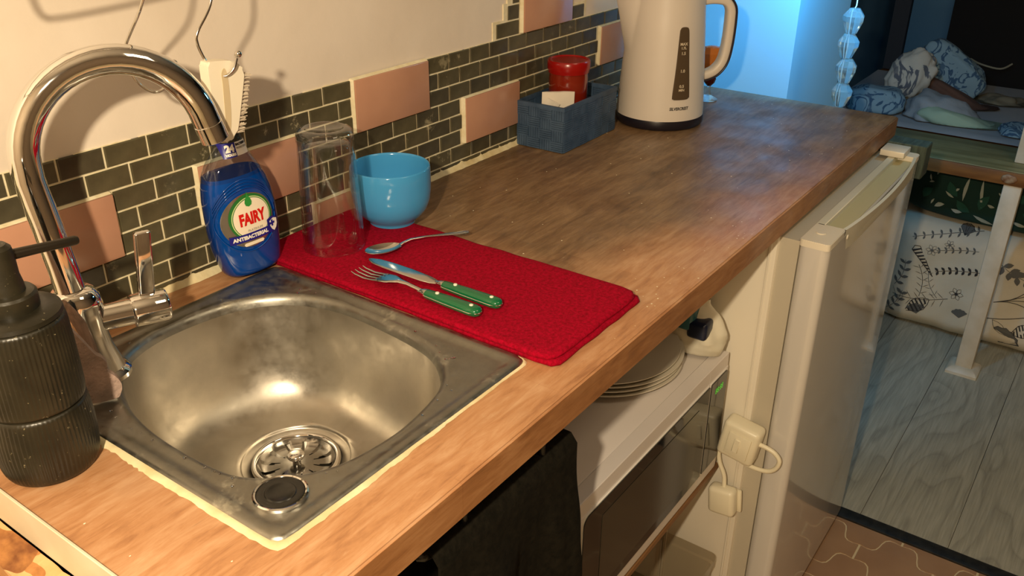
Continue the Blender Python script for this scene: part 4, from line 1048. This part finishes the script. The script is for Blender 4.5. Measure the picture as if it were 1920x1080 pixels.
# ------------------------------------------------------------------ cupboard carcass, black appliance, towel
bpy.data.objects.remove(bpy.data.objects['leg'])
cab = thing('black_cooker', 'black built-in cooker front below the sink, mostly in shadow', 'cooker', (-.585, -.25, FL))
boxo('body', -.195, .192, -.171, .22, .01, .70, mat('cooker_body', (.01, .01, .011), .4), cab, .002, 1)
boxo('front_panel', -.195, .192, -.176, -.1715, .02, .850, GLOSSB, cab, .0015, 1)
tube('handle', [(-.17, -.176, .780), (-.17, -.205, .780), (-.165, -.213, .780), (-.03, -.213, .780)], .006, BLACKP, cab, 14)
rl = thing('towel_rail', 'black curved towel rail under the front edge of the worktop', 'rail', (-.484, -.440, -.085))
tube('bar', cat([(-.10, .002, 0), (-.10, -.010, 0), (.0, -.018, .002), (.085, -.018, .001), (.100, -.017, -.004), (.112, -.014, -.020), (.116, -.010, -.034)], 6), .0055, BLACKP, rl, 14)
tube('bracket', [(-.06, -.016, 0), (-.06, -.016, .0465)], .004, BLACKP, rl, 10); tube('bracket', [(.06, -.018, 0), (.06, -.018, .0465)], .004, BLACKP, rl, 10)
TOW = cloth_mat('black_towel', (.004, .0035, .002, 1), (.012, .010, .006, 1), 120)
def towel(u, v):
    x = -.108 + .215 * u + .012 * v * (u - .2)
    s = v * 1.04
    fold = .011 * math.sin(u * 11 + .8 * math.sin(s * 4)) * min(1, s * 2 + .3) + .008 * nz(u * 5, s * 4) + .006 * nz(u * 14, s * 7)
    if v < .06: a = v / .06; y = .010 * math.cos(pi * a); z = .010 * math.sin(pi * a) ; return (x, -.017 + y * 1.0, z + .001)
    return (x, -.030 + fold * min(1, (v - .06) * 5), -(v - .06) * .56)
tw = grid_mesh('black_towel', 40, 50, towel, TOW, None, .003, loc=(-.484, -.440, -.085))
tag(tw, 'black cotton towel draped over the rail below the worktop', 'towel')

# ------------------------------------------------------------------ microwave on its shelf
mwt = thing('microwave', 'white microwave oven with black glass door on a shelf beside the fridge', 'microwave', (-.075, -.25, -.472))
mx0, mx1 = -.232, .222 ; mz1 = .225; my0 = -.430 + .25; my1 = .16
MWM = noisy('microwave_enamel', srgb(214, 206, 200), srgb(218, 211, 206), 4, .35, 0)
MWB = mat('microwave_bezel', srgb(192, 186, 180), .4)
boxo('casing', mx0, mx1, my0 + .022, my1, .006, mz1, MWM, mwt, .003)
# front bezel, with its chamfered upper edge
def bezel(x0, x1, name):
    bm = bmesh.new(); pr_ = [(my0 + .0215, .006), (my0 + .001, .006), (my0, .012), (my0, mz1 - .024), (my0 + .001, mz1 - .0225), (my0 + .0015, mz1 - .001), (my0 + .0025, mz1), (my0 + .0215, mz1)]
    loft(bm, [[(x0, y, z) for y, z in pr_], [(x1, y, z) for y, z in pr_]], True, True, True); return from_bm(name, bm, MWM, mwt, autos=30)
bezel(mx0, .1535, 'door_frame'); bezel(.1545, mx1, 'control_frame')
def glass_panel(x0, x1, z0, z1, m, name, y, rl_, rr_, parent=mwt, d=.002):
    o = []
    for cx, cy, r, a0 in ((x1, z1, rr_, 0), (x0, z1, rl_, 90), (x0, z0, rl_, 180), (x1, z0, rr_, 270)):
        sx = -1 if cx == x1 else 1; sy = -1 if cy == z1 else 1
        for k in range(7):
            a = math.radians(a0 + 15 * k); o.append((cx + sx * r + r * math.cos(a), y, cy + sy * r + r * math.sin(a)))
    bm = bmesh.new(); loft(bm, [[(a, y + d, b) for a, _, b in o], [(a, y, b) for a, _, b in o]], True, True, True); return from_bm(name, bm, m, parent, autos=30)
gz0, gz1 = .032, mz1 - .026
glass_panel(mx0 + .020, .1515, gz0 - .002, gz1 + .002, WHITE, 'glass_surround', my0 - .0012, .014, .001)
glass_panel(.1560, mx1 - .004, gz0 - .002, gz1 + .002, WHITE, 'glass_surround', my0 - .0012, .001, .006)
dg = glass_panel(mx0 + .0215, .1515, gz0, gz1, GLOSSB, 'door_glass', my0 - .0026, .013, .001)
glass_panel(mx0 + .066, .118, gz0 + .018, gz1 - .022, mat('door_window_mesh', (.030, .026, .017), .14), 'door_window', my0 - .0032, .002, .002, dg)
cp = glass_panel(.1575, mx1 - .0055, gz0, gz1, GLOSSB, 'control_glass', my0 - .0026, .001, .005)
GLO = mat('green_digits', (.02, .2, .01), .4); N(GLO).b.inputs['Emission Color'].default_value = (.12, .55, .04, 1); N(GLO).b.inputs['Emission Strength'].default_value = .55
me = text_mesh('88:88', .0145, .0001, 0, 0, .9)
mapped('clock_digits', me, lambda x, y, z: Vector((.187 + x, my0 - .0030 - z, gz1 - .020 + y)), GLO, cp)
for x in (mx0 + .03, mx1 - .03):
    for y in (my0 + .04, my1 - .03): bm = bmesh.new(); loft(bm, [circ(.010, 0, 14, x, y), circ(.012, .007, 14, x, y)], True, True, True); from_bm('foot', bm, BLACKP, mwt)
SHW = noisy('shelf_board', srgb(120, 84, 50), srgb(140, 100, 60), 12, .55, .2, stretch=(1, 8, 8))
sh_ = thing('shelf', 'thin wooden shelf under the microwave', 'shelf', (-.085, -.25, -.4735))
boxo('board', -.252, .2545, -.1790, .19, -.010, 0, SHW, sh_, .001, 1)
boxo('side_panel', -.270, -.2525, -.17, .22, -.424, -.0001, mat('shelf_side_white', srgb(200, 190, 170), .5), sh_)

# plates on the microwave
PLT = mat('stoneware_white', srgb(212, 204, 186), .22)
def plate(z, r, x, y, label, first=None):
    if first is None:
        t = thing('dinner_plate', label, 'plate', (x, y, z), group='plates stacked on the microwave')
        lathe('plate_disc', [(r * .58, 0), (r * .60, .0005), (r * .62, .003), (r * .80, .006), (r * .97, .0125), (r, .0145), (r * .998, .0158), (r * .985, .0155), (r * .80, .0085), (r * .64, .0050), (r * .3, .0042), (.001, .0042)], PLT, t, 80, autos=40); return t
    t = first.copy(); COL.objects.link(t); t.location = (x, y, z); t['label'] = label
    for c in first.children: d = c.copy(); COL.objects.link(d); d.parent = t
    return t
zb = -.2465
p0 = plate(zb, .122, .0080, -.2800, 'bottom plate of the white stack on the microwave')
for i, (dx, dy) in enumerate(((-.001, .001), (.001, -.001), (-.004, .003))):
    plate(zb + .0072 * (i + 1), .122, .0080 + dx, -.2800 + dy, ('second plate from the bottom of the white stack', 'third plate from the bottom of the white stack', 'top plate of the white stack, holding a small dish')[i], p0)
sd = thing('small_dish', 'small white dish on top of the plate stack under the worktop', 'dish', (-.0100, -.2450, zb + .0300))
lathe('dish_wall', [(.035, 0), (.038, .001), (.060, .010), (.066, .018), (.0665, .0205), (.0645, .0200), (.058, .0125), (.036, .0042), (.001, .0040)], PLT, sd, 56)
# white bag beside the plates
BAGM = noisy('white_polythene', srgb(226, 220, 200), srgb(206, 200, 178), 12, .3, .6, .004, 14)
def bag(u, v):
    a = 2 * pi * u; h = v
    r = .034 * (1.0 + .15 * nz(math.cos(a) * 1.6, math.sin(a) * 1.6, h * 2)) * (1.12 - .35 * h) * (.35 + .65 * min(1, h * 6))
    return (r * 1.15 * math.cos(a), r * .95 * math.sin(a), .078 * h + .004 * nz(a * 2, 4))
def closed_grid(name, nu, nv, fn, m, parent=None, cap0=True, cap1=False, **k):
    bm = bmesh.new(); V = [[bm.verts.new(fn(i / nu, j / (nv - 1))) for j in range(nv)] for i in range(nu)]
    for i in range(nu):
        for j in range(nv - 1): bm.faces.new((V[i][j], V[(i + 1) % nu][j], V[(i + 1) % nu][j + 1], V[i][j + 1]))
    if cap0: bm.faces.new([V[i][0] for i in range(nu)])
    if cap1: bm.faces.new([V[i][nv - 1] for i in range(nu)])
    return from_bm(name, bm, m, parent, smooth=True, **k)
bg = thing('carrier_bag', 'crumpled white plastic bag with dark blue contents beside the plate stack', 'bag', (.1230, -.3860, -.2468))
def bag2(u, v):
    a = 2 * pi * u; prof = [(0, .45), (.06, .80), (.22, 1.0), (.45, 1.0), (.62, .86), (.78, .66), (.92, .50), (1, .52)]
    for (v0, r0_), (v1, r1_) in zip(prof, prof[1:]):
        if v0 <= v <= v1: rr_ = r0_ + (r1_ - r0_) * (v - v0) / (v1 - v0); break
    cr_ = 1 + .10 * nz(math.cos(a) * 2.2, math.sin(a) * 2.2, v * 3) + .07 * math.sin(a * 5 + v * 4) * (v > .3)
    return (.034 * rr_ * cr_ * math.cos(a) - .004 * v, .046 * rr_ * cr_ * math.sin(a) + .012 * v, .095 * v + .003 * nz(a, v * 5, 9))
closed_grid('bag_skin', 44, 26, bag2, BAGM, bg)
boxo('wrapped_packet', -.040, -.010, -.026, .006, .040, .070, mat('navy_wrapper', (.004, .010, .035), .3), bg, .006, 3)
boxo('wrapped_packet', -.040, -.010, -.004, .030, .050, .090, mat('teal_wrapper', (.03, .12, .14), .3), bg, .006, 3)

# adaptor, plug and cable on the fridge side
PLG = mat('ivory_plastic', srgb(230, 222, 196), .35)
ad = thing('power_adaptor', 'ivory square mains adaptor block on the side of the fridge, right of the microwave', 'adaptor', (.1530, -.4640, -.400), rot=(math.radians(8), 0, 0))
boxo('block', -.017, .017, -.032, .030, -.034, .034, PLG, ad, .008, 3)
boxo('raised_plate', -.0195, -.0165, -.022, .016, -.024, .020, PLG, ad, .002, 2)
boxo('raised_plate', -.0215, -.0190, -.006, .004, -.014, .012, PLG, ad, .001, 1)
pg = thing('mains_plug', 'ivory mains plug dangling below the square adaptor', 'plug', (.1480, -.4500, -.523), rot=(math.radians(-6), 0, 0))
boxo('plug_body', -.014, .012, -.024, .022, -.028, .024, PLG, pg, .008, 3)
bm = bmesh.new(); box(bm, .010, .0165, -.0285, .000, -.028, .016, .003, 2); from_bm('plug_face', bm, PLG, pg, autos=40)
for z in (-.010, .006): boxo('pin', .0160, .0235, -.016, -.012, z, z + .006, CUTLERY, pg, .0006, 1)
tag(tube('white_cable', cat([(.150, -.493, -.395), (.150, -.505, -.395), (.150, -.522, -.400), (.150, -.5315, -.412), (.150, -.526, -.430), (.150, -.510, -.4400), (.152, -.480, -.4420), (.156, -.452, -.4360), (.158, -.436, -.4300), (.158, -.430, -.4400), (.156, -.434, -.4600), (.152, -.446, -.480), (.149, -.450, -.502)], 8), .0038, PLG, None, 12), 'thick white cable looping from the adaptor down to the plug', 'cable')
# things on the floor under the shelf
cl = thing('plastic_tub', 'clear plastic storage tub leaning by the fridge under the microwave', 'tub', (.098, -.400, -.655))
TUBM = bpy.data.materials.new('cloudy_plastic'); TUBM.use_nodes = True; thin_glass(TUBM, (.80, .76, .68, 1), .15, .5, .12)
bm = bmesh.new(); loft(bm, [[(x, y, z) for x, y in rrect(-.055 * s, .055 * s, -.050 * s, .060 * s, .012, 4)] for z, s in ((-.235, .86), (-.232, .90), (-.02, 1.0), (-.018, 1.07), (0, 1.08))], True, True, False); from_bm('tub_wall', bm, TUBM, cl, autos=40)
boxo('tub_label', -.064, -.060, -.040, -.008, -.040, -.012, WHITE, cl); 
BB = noisy('black_bin_liner', (.004, .004, .005, 1), (.012, .012, .013, 1), 9, .16, .9, .006, 16)
def lump(name, loc, rad, m, label, cat_, seed, rough=.18, fr=2.2, parent=None, sub=4, rot=(0, 0, 0), flat=None):
    bm = bmesh.new(); bmesh.ops.create_icosphere(bm, subdivisions=sub, radius=1)
    for v in bm.verts:
        d = v.co.normalized(); k = 1 + rough * nz(d.x * fr + seed, d.y * fr, d.z * fr) + rough * .4 * nz(d.x * fr * 3, d.y * fr * 3 + seed, d.z * fr * 3)
        v.co = Vector((d.x * rad[0] * k, d.y * rad[1] * k, d.z * rad[2] * k))
        if flat is not None and v.co.z < -rad[2] * flat: v.co.z = -rad[2] * flat
    o = from_bm(name, bm, m, parent, smooth=True, loc=loc, rot=rot)
    if label: tag(o, label, cat_)
    return o
lump('bin_bag', (-.085, -.320, FL + .150), (.095, .080, .16), BB, 'shiny black bin bag on the floor under the microwave shelf', 'bag', 3, flat=.93)
ho = lump('cream_pouch', (-.04, -.448, FL + .110), (.058, .030, .118), BAGM, 'pale crumpled pouch in front of the black bin bag', 'pouch', 8, flat=.93)

# ------------------------------------------------------------------ bed platform, post, bedding
BOARD = noisy('weathered_board', srgb(150, 140, 96), srgb(122, 112, 72), 7, .55, .2, .001, stretch=(6, 1, 6))
BEAM = noisy('stained_pine', srgb(142, 92, 40), srgb(110, 66, 26), 7, .5, .2, .001, stretch=(6, 1, 6))
bedp = thing('bed_platform', 'raised wooden bed platform beyond the kitchen with a knotted front edge', 'bed', (1.5, -.9, FL))
dz = -FL
boxo('platform_board', .006, .235, -1.0, .70, -.325 + dz, -.2935 + dz, BOARD, bedp, .003, 2)
boxo('front_edge', 0, .0058, -1.0, .70, -.331 + dz, -.2960 + dz, BEAM, bedp, .002, 2)
boxo('slat_deck', .235, 1.45, -1.0, .88, -.335 + dz, -.302 + dz, BEAM, bedp)
lump('knot', (-.001, .278, -.3135 + dz), (.004, .019, .0125), noisy('knot_wood', srgb(120, 74, 40), srgb(164, 140, 110), 60, .5, .5), None, None, 2, .1, parent=bedp, sub=3)
boxo('rear_leg', 1.38, 1.44, .80, .86, .0, -.336 + dz, BEAM, bedp); boxo('rear_leg', 1.38, 1.44, -.98, -.92, .0, -.336 + dz, BEAM, bedp)
PW = noisy('scuffed_white_paint', srgb(218, 208, 188), srgb(204, 192, 168), 20, .45, .2)
boxo('post', .006, .046, .244, .288, .018, -.3315 + dz, PW, bedp, .003)
bm = bmesh.new(); loft(bm, [[(.026 + a, .266 + b, z) for a, b in rrect(-s, s, -s, s, .003, 2)] for z, s in ((0, .042), (.008, .042), (.014, .038), (.018, .032), (.020, .028))], True, True, True); from_bm('post_foot', bm, PW, bedp, autos=30)
boxo('guard_post', .085, .125, .232, .285, -.2933 + dz, .06 + dz, PW, bedp, .003)

# storage cushion with sea-life print under the platform
CANV = noisy('cream_canvas', srgb(222, 210, 186), srgb(210, 197, 170), 5, .85, .3, .002, 60)
INK = mat('charcoal_ink', (.035, .032, .030), .8); INK2 = mat('grey_ink', (.13, .125, .11), .8)
cx_, cy0, cy1, cz0, cz1 = 1.695, -.98, -.335, FL, -.545
def cush_x(y, z):
    u = (y - cy0) / (cy1 - cy0); v = (z - cz0) / (cz1 - cz0); u = min(max(u, 0), 1); v = min(max(v, 0), 1)
    e = max(0, 1 - min(v, 1 - v) / .16) ** 2 * .05 + max(0, 1 - (1 - u) / .10) ** 2 * .05
    return cx_ + e + .006 * nz(y * 9, z * 12) + .004 * nz(y * 22 + z * 14, z * 7)
cush = thing('storage_cushion', 'cream floor cushion printed with dark shells and seaweed under the bed platform', 'cushion', (1.95, -.66, FL))
off = Vector((1.95, -.66, FL))
def cf(u, v):
    y = cy0 + (cy1 - cy0) * u; s = v
    if s < .16: a = s / .16; return Vector((cx_ + .05 + (1 - a) * .35, y, cz0 + .002)) - off
    if s > .84: a = (s - .84) / .16; return Vector((cush_x(y, cz1) + a * .38, y, cz1 + .010 * math.sin(a * 3) + .01 * nz(y * 6, a * 3))) - off
    z = cz0 + .002 + (cz1 - cz0 - .002) * (s - .16) / .68; return Vector((cush_x(y, z), y, z)) - off
grid_mesh('cover', 70, 60, cf, CANV, cush)
boxo('filling', -.22, .13, -.30, .315, .004, .33, CANV, cush, .02, 3)
ink_bm = {0: bmesh.new(), 1: bmesh.new()}
def P3(y, z, o=.0012): return Vector((cush_x(y, z) - o, y, z)) - off
def stroke(pts, w_=.0016, k=0, closed=False):
    bm = ink_bm[k]; P_ = [Vector((a, b)) for a, b in pts]; V = []
    for i, p in enumerate(P_):
        a = P_[max(i - 1, 0)]; b = P_[min(i + 1, len(P_) - 1)]; t = (b - a); t = t.normalized() if t.length else Vector((1, 0)); n_ = Vector((-t.y, t.x)) * w_ / 2
        V.append((bm.verts.new(P3(*(p + n_))), bm.verts.new(P3(*(p - n_)))))
    for a, b in zip(V, V[1:]): bm.faces.new((a[0], a[1], b[1], b[0]))
def blob(pts, k=0):
    try: ink_bm[k].faces.new([ink_bm[k].verts.new(P3(a, b)) for a, b in pts])
    except Exception: pass
def curve(a, b, bend, n=10):
    a, b = Vector(a), Vector(b); d = b - a; nn = Vector((-d.y, d.x)); return [tuple(a + d * t + nn * bend * math.sin(pi * t)) for t in [i / n for i in range(n + 1)]]
def leafp(c, ang, L, w_, k=0, fill=True):
    c = Vector(c); d = Vector((math.cos(ang), math.sin(ang))); nn = Vector((-d.y, d.x)); up = [c + d * L * t + nn * w_ * math.sin(pi * t) for t in (0, .25, .5, .75, 1)]; dn = [c + d * L * t - nn * w_ * math.sin(pi * t) for t in (.75, .5, .25)]
    if fill: blob([tuple(q_) for q_ in up + dn], k)
    else: stroke([tuple(q_) for q_ in up + dn + [up[0]]], .0012, k)
def branch(a, b, bend=.05, nl=7, L=.016, w_=.004, k=0, fill=True):
    c = curve(a, b, bend, nl * 2); stroke(c, .0016, k)
    for i in range(1, nl * 2, 2):
        d = Vector(c[i + 1]) - Vector(c[i - 1]); an = math.atan2(d.y, d.x)
        leafp(c[i], an + 1.0, L, w_, k, fill); leafp(c[i], an - 1.0, L, w_, k, fill)
def auger(a, b, w_, k=0):
    a, b = Vector(a), Vector(b); d = b - a; nn = Vector((-d.y, d.x)).normalized()
    stroke([tuple(a + nn * w_), tuple(b)], .002, k); stroke([tuple(a - nn * w_), tuple(b)], .002, k)
    stroke([tuple(a + nn * w_), tuple(a - d * .08), tuple(a - nn * w_)], .002, k)
    for i in range(9):
        t = i / 9; ww = w_ * (1 - t); p = a + d * t; q_ = a + d * min(1, t + .07)
        blob([tuple(p + nn * ww), tuple(q_ + nn * ww * .9), tuple(q_ + d * .03 - nn * ww * .9), tuple(p + d * .06 - nn * ww)], k)
def conch(c, ang, L, w_, k=0):
    c = Vector(c); d = Vector((math.cos(ang), math.sin(ang))); nn = Vector((-d.y, d.x)); prof = [(0, .05), (.15, .55), (.4, 1), (.6, .95), (.8, .55), (1, .1)]
    up = [c + d * L * t + nn * w_ * s for t, s in prof]; dn = [c + d * L * t - nn * w_ * s for t, s in prof]
    stroke([tuple(q_) for q_ in up], .002, k); stroke([tuple(q_) for q_ in dn], .002, k)
    for i in range(6):
        t = .12 + i * .14; ww = w_ * max(.1, math.sin(pi * min(t * 1.1, .95))); p = c + d * L * t
        blob([tuple(p + nn * ww), tuple(p + d * L * .06 + nn * ww), tuple(p + d * L * .12 - nn * ww), tuple(p + d * L * .05 - nn * ww)], k)
def fan(c, ang, r, k=0, n=9):
    c = Vector(c); P_ = []
    for i in range(n + 1):
        a = ang - .95 + 1.9 * i / n; P_.append(tuple(c + Vector((math.cos(a), math.sin(a))) * r * (1 if i % 2 else .93)))
    blob([tuple(c)] + P_, 1); stroke(P_, .002, k)
    for q_ in P_: stroke([tuple(c), q_], .0016, k)
def rosette(c, r, k=0, n=6):
    for i in range(n): leafp(c, 2 * pi * i / n, r, r * .3, k, False)
    blob([(c[0] + r * .25 * math.cos(t), c[1] + r * .25 * math.sin(t)) for t in [2 * pi * i / 8 for i in range(8)]], k)
auger((-.412, -.632), (-.474, -.714), .013)
branch((-.600, -.664), (-.478, -.695), .03, 7, .015, .004)
branch((-.575, -.552), (-.395, -.600), .02, 8, .013, .003, 1)
rosette((-.457, -.628), .018, 1); rosette((-.549, -.750), .020); rosette((-.500, -.600), .014, 1)
branch((-.580, -.602), (-.470, -.625), .02, 6, .013, .003, 1)
conch((-.4800, -.788), -.75, .080, .021)
fan((-.530, -.568), 1.7, .026); fan((-.690, -.870), 2.1, .055); fan((-.454, -.845), 1.2, .034, 1); fan((-.572, -.822), 1.4, .028, 1)
branch((-.530, -.772), (-.372, -.800), -.06, 7, .030, .0008); branch((-.45, -.785), (-.43, -.685), .1, 5, .022, .0008); branch((-.50, -.778), (-.46, -.70), -.1, 4, .018, .0008, 1)
branch((-.372, -.770), (-.39, -.68), .1, 4, .022, .005, 1); branch((-.36, -.86), (-.40, -.78), .1, 4, .022, .005, 1)
for i in range(4): stroke(curve((-.650, -.745), (-.735, -.675 - i * .022), .10 - i * .07), .002, 0)
stroke(curve((-.640, -.800), (-.760, -.760), .05), .0022); leafp((-.66, -.80), -2.4, .06, .012, 0, False); branch((-.64, -.62), (-.75, -.66), .1, 5, .028, .008, 1)
leafp((-.67, -.655), 2.6, .04, .012, 1); conch((-.770, -.80), -.5, .06, .02); rosette((-.74, -.60), .02)
for k in (0, 1): from_bm('printed_motifs', ink_bm[k], (INK, INK2)[k], cush)['kind'] = 'stuff'
# green leaf pillow above it
GRF = noisy('dark_green_fabric', (.003, .022, .014, 1), (.006, .040, .026, 1), 6, .85, .3, .003, 30)
def lsup(loc, rad, m, seed, parent, name='pillow_cover', ex=.55, rough=.08, rot=(0, 0, 0), wr=0, sub=48):
    bm = bmesh.new(); bmesh.ops.create_uvsphere(bm, u_segments=sub, v_segments=sub // 2, radius=1)
    for v in bm.verts:
        d = v.co.copy(); q_ = Vector([math.copysign(abs(c) ** ex, c) for c in d]); m_ = 1
        k = 1 + rough * nz(d.x * 2 + seed, d.y * 2, d.z * 2) + wr * abs(nz(d.x * 5 + seed, d.y * 5 + d.z * 3, d.z * 5)) 
        v.co = Vector((q_.x * rad[0] * k, q_.y * rad[1] * k, q_.z * rad[2] * k))
    return from_bm(name, bm, m, parent, smooth=True, loc=loc, rot=rot)
gp = thing('leaf_pillow', 'dark green leaf-patterned pillow squeezed under the bed platform', 'pillow', (1.80, -.62, -.540))
lsup((0, 0, .100), (.105, .300, .098), GRF, 4, gp)
bm = bmesh.new(); CREAMI = mat('cream_leaf_print', (.42, .45, .36), .8)
def gpt(y, z):
    a = min(abs(y) / .300, .98); b = min(abs(z - .100) / .098, .98)
    # inverse of the superellipsoid front
    s = max(0, 1 - a ** (2 / .55) - b ** (2 / .55)) ** (.55 / 2); return Vector((-.105 * s * 1.06 - .003, y, z))
def gleaf(y, z, ang, L, w_):
    c = Vector((y, z)); d = Vector((math.cos(ang), math.sin(ang))); nn = Vector((-d.y, d.x)); P_ = [c + d * L * t + nn * w_ * math.sin(pi * t) for t in (0, .25, .5, .75, 1)] + [c + d * L * t - nn * w_ * .4 * math.sin(pi * t) for t in (.75, .5, .25)]
    bm.faces.new([bm.verts.new(gpt(*q_)) for q_ in P_])
for y, z, an, L, w_ in ((.110, .155, -1.5, .075, .007), (.075, .155, -1.7, .085, .006), (.020, .150, -2.4, .060, .007), (.000, .090, -2.0, .05, .01), (-.05, .13, -2.3, .06, .006), (.19, .16, -1.2, .02, .005), (.215, .14, -1.9, .02, .004), (.165, .10, -2.6, .03, .005), (.17, .165, .2, .015, .004), (.08, .045, -2.8, .06, .009), (.16, .06, -.5, .03, .01), (.05, .085, -2.9, .02, .006), (.03, .125, -2.6, .015, .004), (-.02, .05, -2.9, .04, .008), (.13, .115, -.9, .012, .005), (.20, .12, -.3, .015, .004), (.19, .07, -1.2, .02, .004), (.14, .05, -3.0, .03, .009)):
    gleaf(y, z, an, L, w_)
from_bm('leaf_print', bm, CREAMI, gp)['kind'] = 'stuff'
bm = bmesh.new()
for y, z, an, L in ((.16, .13, -2.2, .05), (.13, .08, -2.5, .05), (.05, .11, -1.2, .05), (.0, .14, -2.6, .06), (-.04, .08, -2.8, .06), (.20, .10, -1.0, .04)): gleaf(y, z, an, L, .018)
from_bm('green_leaf_print', bm, mat('mid_green_print', (.010, .075, .045), .8), gp)['kind'] = 'stuff'

# bedding on the platform
def pattern_mat(name, base, ink, sc=14, th=.54):
    m = mat(name, base, .9); q = N(m); v = q.co()
    a = q.ramp(q.noise(v, sc, 3, .5, 1.5), [(th - .02, (0, 0, 0)), (th, (1, 1, 1)), (th + .05, (1, 1, 1)), (th + .07, (0, 0, 0))])
    b = q.ramp(q.noise(v, sc * .6, 2, .5, 2.0), [(.60, (0, 0, 0)), (.63, (1, 1, 1))])
    q.l(q.mix(q.math('MAXIMUM', a, q.math('MULTIPLY', b, .8)), base, ink), q.b.inputs['Base Color']); q.bump(q.noise(v, 16, 4), .5, .006); return m
PB = pattern_mat('blue_patterned_cotton', srgb(118, 146, 160), srgb(50, 80, 108), 16, .5)
PWh = pattern_mat('white_patterned_cotton', srgb(176, 172, 160), srgb(84, 88, 96), 12, .55)
SHT = noisy('pale_sheet', srgb(148, 152, 156), srgb(132, 138, 144), 4, .9, .4, .006, 9)
BZ = -.293
def bed_thing(name, label, cat_, loc, rad, m, seed, rot=(0, 0, 0), ex=.6, rough=.15, wr=.0):
    o = lsup(loc, rad, m, seed, None, name, ex, rough, (0, 0, 0), wr)
    from mathutils import Euler
    R3 = Euler(rot).to_matrix(); zmin = BZ + .0125 - loc[2]
    for v in o.data.vertices:
        p = R3 @ v.co; p.z = max(p.z, zmin + .0005 * p.x); v.co = p
    return tag(o, label, cat_)
def mattress_fn(u, v):
    x = 1.738 + .70 * u; y = -1.30 + 1.27 * v; z = BZ + .0062 + .004 * nz(x * 3, y * 3) + .0015 * nz(x * 8, y * 8)
    e = min(u, 1) ; 
    if u < .06: z = BZ + .002 + (z - BZ) * (u / .06) ** .5
    return (x, y, z)
tag(grid_mesh('bed_sheet', 60, 60, mattress_fn, SHT, None, .0), 'rumpled grey-blue sheet covering the bed', 'sheet')
bed_thing('patterned_pillow', 'blue and white patterned pillow at the left end of the bed, nearest the worktop', 'pillow', (1.875, -.170, -.262), (.085, .085, .048), PB, 2, (0, .10, .3), .75)
bed_thing('crumpled_duvet', 'white patterned duvet bunched up at the head of the bed', 'duvet', (1.985, -.235, -.195), (.048, .060, .080), PWh, 5, (.55, .1, .2), .85, .25, .16)
bed_thing('upright_pillow', 'blue patterned pillow leaning upright behind the bunched duvet', 'pillow', (2.16, -.315, -.205), (.05, .115, .070), PB, 9, (.62, 0, .05), .6, .12)
bed_thing('grey_blanket', 'pale grey blanket heaped in the middle of the bed', 'blanket', (1.895, -.365, -.288), (.085, .105, .064), noisy('grey_blanket_wool', srgb(140, 146, 150), srgb(126, 134, 140), 6, .95, .5, .006, 10), 12, (.32, .1, .2), .85, .2, .1)
bed_thing('green_throw', 'pale green throw folded diagonally across the blanket', 'throw', (1.86, -.435, -.292), (.055, .130, .034), noisy('pale_green_cotton', srgb(150, 172, 150), srgb(138, 160, 140), 5, .9, .4, .005), 20, (.30, .1, .30), .75, .15)
bed_thing('brown_bolster', 'dark brown rolled blanket lying behind the green throw', 'blanket', (2.06, -.385, -.272), (.045, .130, .026), noisy('brown_wool', srgb(92, 66, 54), srgb(76, 54, 44), 6, .95, .5, .005), 23, (.50, 0, .25), .8, .15)
bed_thing('crumpled_cloth', 'pale crumpled cloth at the far right of the bed', 'cloth', (2.20, -.485, -.300), (.06, .075, .035), noisy('dull_cloth', srgb(112, 108, 92), srgb(96, 94, 80), 6, .95, .5, .005), 27, (.1, 0, .2), .8, .3)
bed_thing('blue_pillow_edge', 'blue patterned pillow corner beside the white guard post', 'pillow', (1.85, -.600, -.290), (.07, .07, .030), PB, 33, (0, 0, .2), .7, .1)
shade_struct(boxo('trim_2', 2.50, 2.55, -.085, -.030, BZ, CZ, mat('dark_post', (.010, .014, .022), .7)))
tag(boxo('head_panel', 2.52, 2.55, -.225, -.086, -.30, .45, NAVY, None, .004), 'dark teal upright panel behind the pillows', 'panel')
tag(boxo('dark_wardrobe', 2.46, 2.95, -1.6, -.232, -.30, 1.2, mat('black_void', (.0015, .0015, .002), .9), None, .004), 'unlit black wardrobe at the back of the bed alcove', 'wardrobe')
tag(tube('thin_cord', cat([(2.42, -.33, -.205), (2.40, -.37, -.215), (2.40, -.43, -.222), (2.42, -.46, -.205)], 5), .0035, mat('pale_cord', srgb(120, 120, 105), .6), None, 8), 'thin pale cord in front of the dark wardrobe', 'cord')

# ------------------------------------------------------------------ lift everything so the floor is at z = 0
for o in list(S.objects):
    if o.parent is None: o.location.z += -FL
